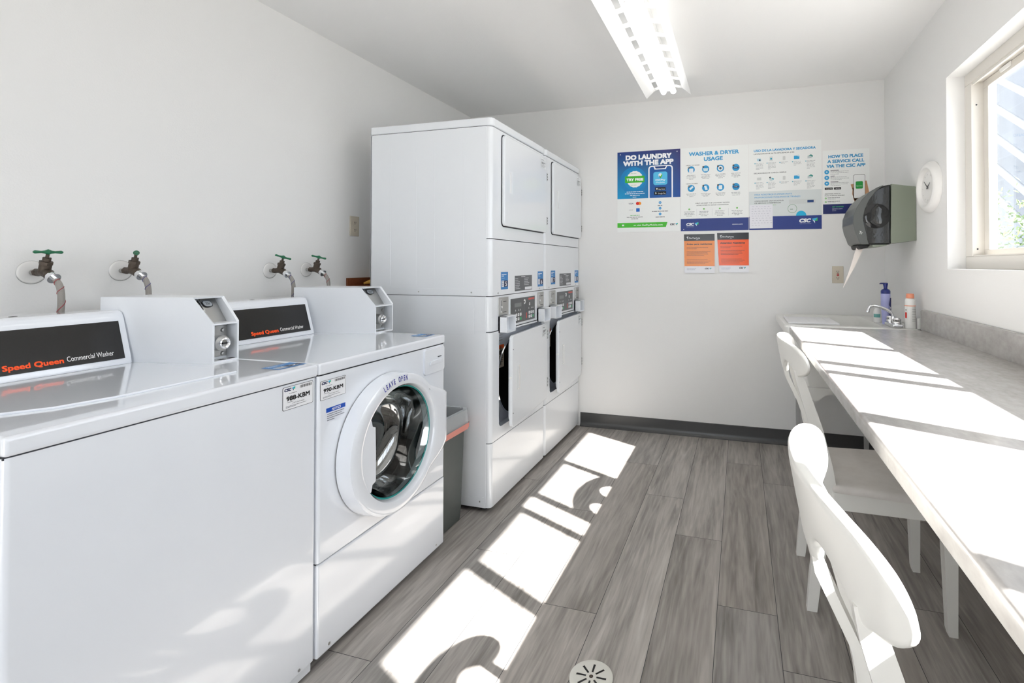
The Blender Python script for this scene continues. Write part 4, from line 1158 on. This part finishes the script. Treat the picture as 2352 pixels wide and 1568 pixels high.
band = [(.760, 1.681), (.726, 1.668), (.686, 1.642), (.651, 1.605), (.624, 1.562), (.607, 1.517), (.605, 1.470), (.613, 1.429), (.627, 1.393), (.635, 1.366), (.648, 1.353),
        (.684, 1.353), (.676, 1.378), (.672, 1.41), (.660, 1.46), (.655, 1.50), (.664, 1.55), (.685, 1.60), (.718, 1.645), (.752, 1.672)]
mb.prism(band, 'y', dy0 - .002, dy1 + .002, 'greyst', .004, 2); mb.build('front_strip', pd, 50)
mb = MB(); mb.lathe([(.072, -.004), (.066, .003), (.045, .007), (.0005, .009)], (.722, dy0 + .004, 1.51), (0, -1, 0), 'smoke', 40); mb.build('cover_bulge', cv)  # added bulge; its sheen stands in for highlights on the smoky cover
mb = MB(); mb.prism([(.640, 1.352), (.700, 1.352), (.690, 1.338), (.655, 1.328), (.645, 1.334)], 'y', dy0 + .05, dy1 - .06, 'dark', .002)
mb.prism([(.702, 1.352), (.78, 1.352), (.775, 1.347), (.74, 1.339), (.706, 1.338)], 'y', dy0 + .01, dy1 - .02, 'sage', .002); mb.build('tear_bar', pd)
mb = MB(); s = Sheet((.636, dy0 - .0025, 1.432), (1, 0, -.25), (.25, 0, 1), .02, .024, 'print', .0003, mb)
s.text('Tr', .1, .95, .8, .7, (225, 228, 225), 1, .01); s.mb.build('logo', pd, 0)
mb = MB()
V = [(.655, 3.18, 1.345), (.655, 3.30, 1.345), (.60, 3.22, 1.225), (.60, 3.29, 1.225), (.555, 3.27, 1.12), (.555, 3.28, 1.12)]
V2 = [(x + .0006, y, z) for x, y, z in V]
V = [(.645, 3.20, 1.348), (.685, 3.20, 1.348), (.612, 3.20, 1.23), (.634, 3.20, 1.23), (.572, 3.20, 1.11), (.575, 3.20, 1.11)]
V2 = [(x, y + .0006, z) for x, y, z in V]
mb.add(V + V2, [(0, 1, 3, 2), (2, 3, 5, 4), (6, 8, 9, 7), (8, 10, 11, 9), (0, 6, 7, 1), (4, 5, 11, 10), (0, 2, 8, 6), (2, 4, 10, 8), (1, 7, 9, 3), (3, 9, 11, 5)], 'paper')
o = mb.build('paper_towel', None, 0); tag(o, 'pale pinkish strip of paper towel hanging from the dispenser', 'paper')

ck = thing('wall_clock', 'oval white plastic wall clock on the right wall', 'clock', (XR, 2.865, 1.63))
cy_, cz_ = 2.868, 1.628
def ell(r1, r2): return None
mb = MB()
def ovlathe(mb, prof, c, m, seg=56, sz=1.0):
    V = []; F = []
    for r, d, k in prof:
        for j in range(seg):
            a = 2 * PI * j / seg; V.append((c[0] - d, c[1] + r * math.cos(a) + (.018 * (k)), c[2] + r * sz * math.sin(a) - .0 * k))
    for j in range(len(prof) - 1):
        for k in range(seg):
            a, b_ = j * seg + k, j * seg + (k + 1) % seg; F.append((a, a + seg, b_ + seg, b_))
    mb.add(V, F, m)
ovlathe(mb, [(.148, .0, 0), (.146, .012, 0), (.135, .026, 0), (.120, .032, 0), (.108, .030, .0), (.096, .018, .3), (.092, .012, .4)], (XR - .0005, cy_, cz_), 'clockw', sz=.86)
mb.build('clock_rim', ck, 60)
mb = MB(); ovlathe(mb, [(.093, .0115, .4), (.0005, .0115, .4)], (XR - .0005, cy_, cz_), 'clockw', sz=.86)
o = mb.build('clock_face', ck)
mb = MB(); fx = XR - .0135; fcx = cy_ + .007
for k in range(12):
    a = 2 * PI * k / 12; mb.box((fx - .0004, fcx + .072 * math.sin(a) - .0012, cz_ + .064 * math.cos(a) - .003), (fx, fcx + .072 * math.sin(a) + .0012, cz_ + .064 * math.cos(a) + .003), 'steel')
mb.build('hour_marks', o)
for nm, an, ln_, wd in (('hour_hand', math.radians(-62), .042, .004), ('minute_hand', math.radians(52), .058, .003)):
    q = MB(); c = Vector((fx - .003, fcx, cz_)); d_ = Vector((0, math.sin(an), math.cos(an))); e = Vector((0, math.cos(an), -math.sin(an)))
    V = [c - d_ * .012 - e * wd, c - d_ * .012 + e * wd, c + d_ * ln_ + e * .001, c + d_ * ln_ - e * .001]
    q.add(V + [v + Vector((.0008, 0, 0)) for v in V], [(0, 1, 2, 3), (7, 6, 5, 4), (0, 4, 5, 1), (2, 6, 7, 3), (1, 5, 6, 2), (3, 7, 4, 0)], 'seam'); q.build(nm, ck, 0)
q = MB(); q.cyl((fx, fcx, cz_), (fx - .005, fcx, cz_), .004, 'steel', 12); q.build('hub', ck)

def outlet(O, U, N_, label, gfci=False, sc_=1.0):
    U = Vector(U); N_ = Vector(N_); Z = Vector((0, 0, 1)); O = Vector(O)
    t = thing('wall_outlet', label, 'outlet', O)
    xf = Matrix((( U.x, Z.x, N_.x, O.x), (U.y, Z.y, N_.y, O.y), (U.z, Z.z, N_.z, O.z), (0, 0, 0, 1)))
    q = MB(); q.box((-.035, -.057, .0003), (.035, .057, .006), 'ivory', .0025, 3, xf=xf); q.build('cover_plate', t)
    q = MB()
    if gfci:
        q.box((-.017, -.034, .006), (.017, .034, .0075), 'ivory', .0006, 2, xf=xf)
        q.box((-.007, .001, .0075), (.007, .007, .009), 'redb', xf=xf); q.box((-.007, -.008, .0075), (.007, -.002, .009), 'redb', xf=xf)
    for zc in (.021, -.021):
        if not gfci:
            q.prism([(x, z) for x, z in rounded_poly(0, zc, .034, .028, .012)], 'z', .006, .0075, 'ivory', .0005, xf=xf)
        q.box((-.007, zc - .004, .0076), (-.0048, zc + .005, .0082), 'dark', xf=xf); q.box((.0048, zc - .004, .0076), (.007, zc + .005, .0082), 'dark', xf=xf)
        q.cyl(xf @ Vector((0, zc - .0085, .0076)), xf @ Vector((0, zc - .0085, .0082)), .0025, 'dark', 10)
    q.build('sockets', t)
    return t
M['redb'] = mat('red_button', (.45, .03, .03), .4)
outlet((XL, 2.395, 1.464), (0, 1, 0), (1, 0, 0), 'ivory double outlet on the left wall beside the dryer')
outlet((.630, YB, 1.175), (1, 0, 0), (0, -1, 0), 'ivory outlet with red buttons on back wall above the sink', True)

# ================================================================= CEILING LIGHT
lt = thing('ceiling_light', 'white fluorescent ceiling fixture with slotted reflector and bare tubes', 'ceiling light', (-.455, 2.15, H))
LY0, LY1 = .90, 3.335
mb = MB()
# cross-section: low tips, slotted slopes, flat middle
sec = [(-.602, 2.358), (-.555, 2.402), (-.545, 2.408), (-.498, 2.420), (-.412, 2.420), (-.365, 2.408), (-.355, 2.402), (-.306, 2.358)]
def strip2(mb, p, q_, y0, y1, m='reflector', t=.0012):
    (x0, z0), (x1, z1) = p, q_
    n = Vector((-(z1 - z0), 0, x1 - x0)).normalized() * t
    V = [(x0, y0, z0), (x1, y0, z1), (x1, y1, z1), (x0, y1, z0)]
    V2 = [(a + n.x, b_, c + n.z) for a, b_, c in V]
    mb.add(V + V2, [(0, 1, 2, 3), (7, 6, 5, 4), (0, 4, 5, 1), (2, 6, 7, 3), (1, 5, 6, 2), (3, 7, 4, 0)], m)
strip2(mb, sec[0], sec[1], LY0, LY1); strip2(mb, sec[6], sec[7], LY0, LY1)
strip2(mb, sec[3], sec[4], LY0, LY1)
strip2(mb, sec[1], sec[2], LY0, LY1); strip2(mb, sec[5], sec[6], LY0, LY1)
for (p, q_) in ((sec[2], sec[3]), (sec[4], sec[5])):
    y = LY1 - .045
    yy = LY1
    strip2(mb, p, q_, LY1 - .05, LY1)
    k = 0; y = LY1 - .05
    while y > LY0 + .2:
        y -= .103; bw = .075 if k % 4 == 3 else .045
        strip2(mb, p, q_, y - bw, y); y -= bw
        k += 1
    strip2(mb, p, q_, LY0, y)
mb.build('reflector', lt, 0)
mb = MB(); mb.box((-.50, LY0 + .01, 2.4225), (-.41, LY1 - .02, H - .0005), 'reflector', .003); mb.box((-.475, LY1 - .02, 2.395), (-.435, LY1 + .0, 2.42), 'reflector', .002)
mb.cyl((-.60, 2.13, 2.362), (-.60, 2.13, H), .0015, 'seam', 6); mb.build('channel', lt)
for xx in (-.487, -.423):
    for ya, yb in ((LY0 + .02, 2.10), (2.13, LY1 - .005)):
        q = MB(); q.cyl((xx, ya, 2.392), (xx, yb, 2.392), .0185, 'tube', 20); q.build('tube', lt)
mb = MB(); 
for xx in (-.487, -.423):
    for y in (LY0 + .012, 2.115, LY1 + .0): mb.box((xx - .012, y - .012, 2.38), (xx + .012, y + .004, 2.42), 'reflector', .002)
mb.build('lamp_holder', lt)

# ================================================================= POSTERS ON THE BACK WALL
PY = YB - .0002
def poster(name, label, x0, x1, z0, z1, cat='poster', bg=(236, 238, 236), th=.0022, gloss='print', group=None):
    t = MB(); t.box((x0, PY - th, z0), (x1, PY, z1), 'print'); t.c = [[s2l(bg)] * len(c) for c in t.c]
    s = Sheet((x0, PY - th, z1), (1, 0, 0), (0, 0, 1), x1 - x0, z1 - z0, gloss, .00035, t)
    return s
def finish(s, name, label, cat, group=None):
    o = s.mb.build(name, None, 0); return tag(o, label, cat, group)
NAVY = (34, 56, 124); CY1 = (66, 158, 208)
# 1: app poster
s = poster('p', '', -.895, -.4205, 1.488, 2.094)
c00, c10, c11, c01 = (38, 60, 130), (52, 48, 108), (30, 75, 150), (10, 150, 205)
s.rect(.0, .0, 1, .585, None, 1, [c00, c10, c11, c01])
s.circ(.262, .36, .215, (14, 128, 190), 2); s.circ(.275, .355, .165, (10, 138, 196), 3)
s.text('DO LAUNDRY', .135, .865, .105, .062, (246, 247, 250), 3, .075); s.text('WITH THE APP', .095, .895, .178, .062, (246, 247, 250), 3, .075)
s.circ(.285, .345, .13, (240, 240, 234), 4, 32, .02); s.rrect(.125, .305, .44, .388, .008, (64, 180, 40), 5); s.text('TRY FREE', .15, .42, .367, .034, (250, 250, 250), 6, .07)
s.lines(.215, .355, .27, .02, 1, .006, (190, 215, 190), 5); s.lines(.215, .355, .415, .02, 1, .006, (190, 215, 190), 5)
s.lines(.12, .45, .497, .022, 3, .009, (225, 238, 246), 4, True); s.lines(.2, .36, .563, .02, 1, .008, (225, 238, 246), 4, True)
# phone
s.rrect(.50, .19, .885, .62, .05, (248, 249, 251), 2); s.rrect(.52, .203, .865, .62, .038, (26, 86, 158), 3); s.rect(.4, .586, 1, .63, (236, 238, 236), 4)
s.poly([(.58, .197), (.80, .197), (.775, .238), (.60, .238)], (248, 249, 251), 4); s.poly([(.60, .200), (.78, .200), (.762, .226), (.618, .226)], (30, 66, 130), 5)
s.rrect(.58, .268, .80, .43, .035, (84, 188, 230), 5)
s.circ(.69, .31, .03, (238, 244, 246), 6); s.poly([(.665, .31), (.69, .325), (.69, .35)], (20, 30, 50), 7); s.poly([(.69, .325), (.722, .29), (.72, .32), (.69, .352)], (90, 190, 60), 7)
s.text('CSCPay', .612, .768, .378, .02, (245, 250, 252), 6, .03); s.text('Mobile', .622, .758, .408, .019, (225, 242, 250), 6, .01)
s.rrect(.608, .457, .772, .497, .008, (12, 14, 18), 5); s.text('App Store', .66, .76, .489, .015, (240, 240, 240), 6); s.circ(.636, .477, .012, (240, 240, 240), 6)
s.rrect(.592, .508, .782, .55, .008, (12, 14, 18), 5); s.text('Google Play', .655, .772, .541, .015, (240, 240, 240), 6); s.poly([(.612, .517), (.612, .541), (.634, .529)], (230, 240, 240), 6)
s.text('VISA', .185, .26, .655, .017, (38, 44, 100), 1, .012, .2)
s.circ(.328, .647, .026, (222, 40, 30), 2); s.circ(.36, .647, .026, (245, 150, 30), 1)
s.text('DISCOVER', .19, .255, .73, .008, (60, 60, 62), 1); s.rrect(.305, .706, .362, .749, .005, (36, 110, 200), 1)
for k in range(3): s.circ(.685, .645 + k * .07, .021, (52, 150, 208), 1); s.text(str(k + 1), .68, .69, .651 + k * .07, .012, (240, 245, 250), 2)
for k, (a, b_) in enumerate(((.60, .77), (.515, .855), (.51, .865))): s.lines(a, b_, .678 + k * .07, .02, 1, .007, (96, 98, 102), 1, True, seed=4)
s.lines(.17, .40, .79, .02, 1, .006, (90, 180, 90), 1, True); s.lines(.14, .42, .812, .022, 2, .006, (105, 108, 112), 1, True)
s.poly([(.0, .885), (.80, .885), (.775, .945), (.0, .945)], (72, 186, 50), 1)
s.text('or visit GetPayMobile.com', .265, .725, .926, .02, (246, 250, 246), 2, .01); s.rrect(.075, .905, .11, .925, .004, (240, 246, 240), 2)
s.csc(.84, .925, .125, (70, 74, 84)); 
for (x_, y_) in ((.05, .03), (.95, .03)): s.circ(x_, y_, .008, (222, 226, 235), 3)
finish(s, 'poster', 'dark blue poster reading DO LAUNDRY WITH THE APP', 'poster', None)

# 2: washer & dryer usage
s = poster('p', '', -.418, .0575, 1.487, 2.093)
s.text('WASHER & DRYER', .125, .865, .098, .047, CY1, 1, .055); s.text('USAGE', .35, .63, .165, .047, CY1, 1, .055)
s.text('HOW TO WASH', .085, .285, .215, .012, (40, 42, 48), 1, .02); s.text('HOW TO DRY', .085, .26, .437, .012, (40, 42, 48), 1, .02)
for r_, y_ in enumerate((.262, .487)):
    for k, x_ in enumerate((.16, .377, .595, .82)):
        s.circ(x_, y_, .054, (40, 148, 204), 1); s.circ(x_ - .035, y_ - .026, .014, (24, 26, 32), 3); s.text(str(k + 1), x_ - .039, x_ - .031, y_ - .022, .008, (240, 240, 240), 4)
        if r_ == 0 and k == 0: s.rrect(x_ - .032, y_ - .015, x_ + .032, y_ + .04, .006, (228, 232, 235), 2)
        elif k == 3: s.rrect(x_ - .038, y_ - .009, x_ + .038, y_ + .012, .008, (22, 40, 84), 2); s.text('START', x_ - .024, x_ + .024, y_ + .006, .009, (235, 238, 242), 3)
        elif r_ == 0 and k == 2: s.circ(x_, y_, .036, (232, 234, 234), 2); s.circ(x_, y_, .018, (70, 90, 100), 3)
        elif r_ == 0: s.poly([(x_ - .04, y_ - .01), (x_ + .04, y_ - .01), (x_ + .028, y_ + .028), (x_ - .028, y_ + .028)], (205, 226, 232), 2)
        elif k == 0: s.poly([(x_ - .03, y_), (x_ + .02, y_ - .03), (x_ + .034, y_ - .01), (x_ - .016, y_ + .022)], (216, 232, 238), 2)
        elif k == 1: s.poly([(x_ - .025, y_ - .02), (x_ + .01, y_ - .025), (x_ + .03, y_ + .024), (x_ - .005, y_ + .028)], (228, 238, 242), 2)
        else: s.rrect(x_ - .026, y_ - .024, x_ + .026, y_ + .024, .006, (228, 234, 236), 2)
        s.lines(x_ - .075, x_ + .075, y_ + .065, .015, 4 if r_ == 0 else 3, .005, (150, 152, 156), 1, True, seed=k + r_ * 5)
s.text('HELP US KEEP THE LAUNDRY ROOM', .225, .725, .675, .012, (32, 34, 40), 1, .02); s.text('& MACHINES IN GOOD CONDITION', .24, .71, .70, .012, (32, 34, 40), 1, .02)
for k, x_ in enumerate((.13, .35, .585, .835)):
    s.circ(x_, .738, .013, (96, 182, 72), 1); s.poly([(x_ - .005, .738), (x_, .742), (x_ + .007, .732), (x_, .745)], (240, 250, 240), 2); s.lines(x_ - .08, x_ + .08, .765, .017, 4, .006, (150, 152, 156), 1, True, seed=k)
for x_ in (.24, .47, .71): s.rect(x_, .735, x_ + .0025, .825, (190, 192, 194), 1)
s.rect(0, .852, 1, 1, (38, 58, 128), 1); s.csc(.085, .935, .19, (244, 246, 250), (220, 240, 250)); s.text('SERVICEWORKS', .088, .20, .952, .007, (200, 208, 225), 2); s.text('cscsw.com', .765, .915, .935, .016, (225, 230, 240), 2, .006)
s.circ(.045, .98, .007, (215, 220, 232), 2)
finish(s, 'poster', 'white poster titled WASHER & DRYER USAGE with eight blue circles', 'poster')

# 3: Spanish usage poster
s = poster('p', '', .0605, .532, 1.486, 2.094)
s.text('USO DE LA LAVADORA Y SECADORA', .07, .925, .097, .027, CY1, 1, .055); s.text('LAVADORAS DE ALTA EFICIENCIA (HE)', .07, .635, .128, .013, (50, 52, 60), 1, .02)
s.text('SECADORAS DE CARGA SIMPLE', .07, .525, .352, .013, (50, 52, 60), 1, .02)
for r_, y_ in enumerate((.185, .41)):
    for k, x_ in enumerate((.145, .315, .495, .67, .85)):
        if k == 3: s.rrect(x_ - .04, y_ - .02, x_ + .035, y_ + .018, .006, (40, 160, 214), 1); s.circ(x_ + .02, y_ - .02, .013, (200, 222, 232), 2)
        elif k == 4: s.rect(x_ - .035, y_ - .01, x_ + .02, y_ + .018, (196, 206, 208), 1); s.poly([(x_ - .03, y_ - .006), (x_ + .01, y_ - .026), (x_ + .038, y_ - .012), (x_ + .03, y_ + .008), (x_ + .012, y_ - .008)], (60, 150, 140), 2)
        elif k == 2: s.rrect(x_ - .018, y_ - .022, x_ + .018, y_ + .022, .006, (208, 210, 208), 1)
        elif k == 1 and r_ == 0: s.rect(x_ - .022, y_ - .026, x_ + .022, y_ + .026, (214, 218, 218), 1); s.circ(x_, y_, .014, (60, 165, 190), 2)
        elif k == 1: s.circ(x_, y_ + .01, .026, (200, 214, 216), 1); s.poly([(x_ - .03, y_ - .015), (x_ - .005, y_ - .02), (x_ - .014, y_ + .006)], (30, 34, 40), 2); s.poly([(x_, y_ - .006), (x_ + .04, y_ + .002), (x_ + .03, y_ + .02)], (50, 160, 180), 3)
        elif r_ == 0: s.poly([(x_ - .03, y_ - .01), (x_ + .025, y_ - .01), (x_ + .03, y_ + .02), (x_ - .026, y_ + .02)], (176, 210, 224), 1); s.rect(x_, y_, x_ + .02, y_ + .018, (50, 60, 80), 2)
        else: s.rect(x_ - .03, y_ - .016, x_ + .03, y_ + .016, (206, 210, 208), 1)
        s.circ(x_ - .058, y_ + .047, .008, (70, 165, 190), 1); s.lines(x_ - .045, x_ + .07, y_ + .043, .014, (6, 6, 2, 4, 7)[k], .004, (164, 166, 170), 1, seed=k + r_ * 7)
s.rect(0, .555, 1, .846, (214, 220, 220), 1)
s.text('PARA NOSOTROS ES IMPORTANTE', .08, .60, .602, .016, CY1, 2, .02); s.text('PROPORCIONAR MÁQUINAS DE TRABAJO', .08, .715, .634, .016, CY1, 2, .02)
s.text('CÓMO ENVIAR UNA SOLICITUD', .08, .485, .675, .013, (40, 44, 54), 2, .02); s.text('DE SERVICIO O REEMBOLSO', .08, .45, .698, .013, (40, 44, 54), 2, .02)
s.lines(.1, .44, .715, .014, 2, .005, (120, 180, 90), 2); s.rrect(.56, .662, .92, .712, .01, (206, 211, 210), 2); s.rrect(.81, .672, .895, .70, .003, (20, 62, 120), 3)
s.circ(.605, .765, .064, (96, 150, 108), 2); s.circ(.605, .765, .059, (214, 220, 220), 3); s.lines(.575, .635, .768, .012, 1, .006, (100, 130, 110), 4)
s.circ(.725, .846, .07, (20, 178, 222), 3, 24, 0, 180, 360)
s.rect(0, .846, 1, 1, (36, 58, 132), 4); s.csc(.70, .925, .255, (246, 248, 252), (225, 238, 250), l=5); s.text('SERVICEWORKS', .705, .86, .943, .006, (190, 200, 225), 5)
finish(s, 'poster', 'white poster titled USO DE LA LAVADORA Y SECADORA', 'poster')

# 4: service call poster
s = poster('p', '', .541, .826, 1.5855, 2.016)
s.text('HOW TO PLACE', .12, .87, .125, .05, (58, 148, 196), 1, .055); s.text('A SERVICE CALL', .10, .89, .20, .05, (58, 148, 196), 1, .055); s.text('VIA THE CSC APP', .08, .915, .275, .05, (58, 148, 196), 1, .055)
for k, (y_, w_) in enumerate(((.34, 'DOWNLOAD'), (.43, 'SCAN'), (.52, 'GET SUBMIT'))):
    s.circ(.085, y_, .052, (44, 152, 206), 1); s.circ(.085, y_, .018, (190, 222, 236), 2); s.rect(.165, y_ - .028, .165 + (.18, .09, .17)[k], y_ - .019, (60, 62, 68), 1); s.lines(.165, .58, y_ - .008, .02, 3, .006, (150, 152, 156), 1, seed=k)
s.rrect(.04, .585, .215, .62, .008, (14, 15, 18), 1); s.rrect(.24, .585, .395, .62, .008, (14, 15, 18), 1); s.text('Google Play', .07, .2, .609, .012, (235, 235, 235), 2); s.text('App Store', .275, .38, .609, .012, (235, 235, 235), 2)
s.text('ADDITIONAL WAYS TO', .04, .38, .692, .015, (34, 36, 42), 1, .02); s.text('PLACE A SERVICE REQUEST:', .04, .475, .72, .015, (34, 36, 42), 1, .02)
for y_ in (.755, .812): s.circ(.06, y_, .02, (90, 176, 60), 1); s.circ(.06, y_, .007, (240, 250, 240), 2); s.lines(.1, .56, y_ - .012, .02, 1, .008, (90, 92, 98), 1); s.lines(.1, .4, y_ + .01, .02, 1, .006, (150, 152, 156), 1)
SK = (196, 148, 110)
s.poly([(.60, .55), (.66, .54), (.74, .62), (.74, .82), (.98, .86), (.98, .76), (.995, .70), (.94, .5), (.90, .50), (.90, .84), (.72, .88), (.66, .78), (.64, .72), (.66, .66), (.63, .62)], SK, 1)
s.poly([(.64, .60), (.74, .60), (.74, .84), (.70, .83), (.63, .70)], SK, 1); s.poly([(.70, .78), (.95, .72), (.97, .845), (.76, .845)], SK, 1)
s.rrect(.66, .40, .905, .77, .03, (96, 98, 98), 2); s.rrect(.668, .406, .897, .764, .026, (236, 237, 236), 3); s.rrect(.705, .505, .86, .62, .024, (28, 152, 62), 4); s.text('Service', .722, .845, .585, .016, (225, 244, 228), 5, .01)
s.rect(0, .848, 1, 1, (28, 40, 100), 5); s.text('GET STARTED', .20, .445, .90, .018, (80, 200, 110), 6, .02); s.text('cscsw.com', .20, .42, .93, .016, (235, 238, 245), 6, .01); s.lines(.2, .42, .95, .02, 1, .006, (190, 196, 215), 6)
finish(s, 'poster', 'smaller white poster titled HOW TO PLACE A SERVICE CALL, partly behind dispenser', 'poster')

# orange notices in glossy sleeves
for (x0, x1, z0, z1, colr, ttl, lab, tl) in ((-.395, -.177, 1.182, 1.464, (228, 128, 26), 'Aviso para residentes', 'light orange notice headed Aviso para residentes', .0),
                                       (-.160, .058, 1.187, 1.470, (240, 88, 14), 'Attention Residents', 'deeper orange notice headed Attention Residents', .0)):
    s = poster('n', '', x0, x1, z0, z1, bg=(232, 233, 238), th=.0012, gloss='gloss')
    s.rect(0, 0, 1, .175, (28, 28, 30), 1); s.rect(0, .175, 1, .825, colr, 1)
    s.poly([(.09, .07), (.14, .055), (.145, .075), (.125, .08), (.13, .125), (.11, .125), (.11, .085), (.09, .09)], (235, 236, 238), 2); s.text('OneTapAway', .16, .53, .115, .032, (240, 240, 242), 2, .012); s.lines(.4, .53, .135, .02, 1, .008, (180, 180, 184), 2)
    s.text(ttl, .08, .92 if 'Aviso' in ttl else .88, .275, .036, (46, 22, 10), 2, .09)
    s.lines(.08, .88, .34, .032, 2, .010, (110, 56, 18), 2, seed=1); s.lines(.08, .9, .445, .033, 4, .010, (100, 48, 14), 2, seed=2); s.lines(.08, .92, .655, .033, 4, .009, (130, 66, 22), 2, seed=3)
    s.lines(.08, .46, .885, .03, 2, .006, (120, 130, 170), 1); s.csc(.68, .905, .22, (60, 64, 74), l=1)
    kx = .02 if 'Aviso' in ttl else .075
    s.mb.v = [(x1 - (x1 - v[0]) * (1 - kx * (z1 - v[2]) / (z1 - z0)), v[1] - .006 * (z1 - v[2]) / (z1 - z0), v[2]) for v in s.mb.v]
    finish(s, 'notice_sheet', lab + ' below the posters', 'notice')
s = poster('n', '', .064, .218, 1.497, 1.662, bg=(228, 228, 234), th=.0008); s.mb.v = [(v[0], v[1] - .0045, v[2]) for v in s.mb.v]; s.O.y -= .0045
rs = random.Random(2)
for k in range(9):
    x_ = .08
    while x_ < .88 - (k == 8) * .4:
        wl = rs.uniform(.05, .14); y_ = .08 + k * .1
        s.poly([(x_, y_), (x_ + wl * .5, y_ - .018), (x_ + wl, y_ + .004), (x_ + wl * .5, y_ - .006)], (140, 142, 158), 1); x_ += wl + .035
finish(s, 'handwritten_note', 'handwritten white note taped over the Spanish poster', 'note')

# ================================================================= FLOOR DRAIN
dn = thing('floor_drain', 'round off-white slotted floor drain cover at the bottom of view', 'drain', (-.434, 1.459, 0))
mb = MB(); mb.lathe([(.066, .0003), (.066, .0022), (.0625, .0042), (.052, .0046), (.050, .0038), (.0005, .0040)], (-.434, 1.457, 0), (0, 0, 1), 'drain', 48)
mb.lathe([(.0668, .0004), (.0655, .0006)], (-.434, 1.457, 0), (0, 0, 1), 'dark', 48); cvr = mb.build('cover', dn)
mb = MB()
for k in range(8):
    a = 2 * PI * k / 8 + math.radians(92 - 0); c, s_ = math.cos(a), math.sin(a)
    V = [(-.434 + r * c - t * s_, 1.457 + r * s_ + t * c, .0044) for r, t in ((.016, -.0028), (.046, -.0034), (.046, .0034), (.016, .0028))]
    mb.add(V, [(0, 1, 2, 3)], 'dark')
mb.lathe([(.0062, .0046), (.0005, .0046)], (-.434, 1.457, 0), (0, 0, 1), 'bronze', 20); mb.build('slots', cvr, 0)
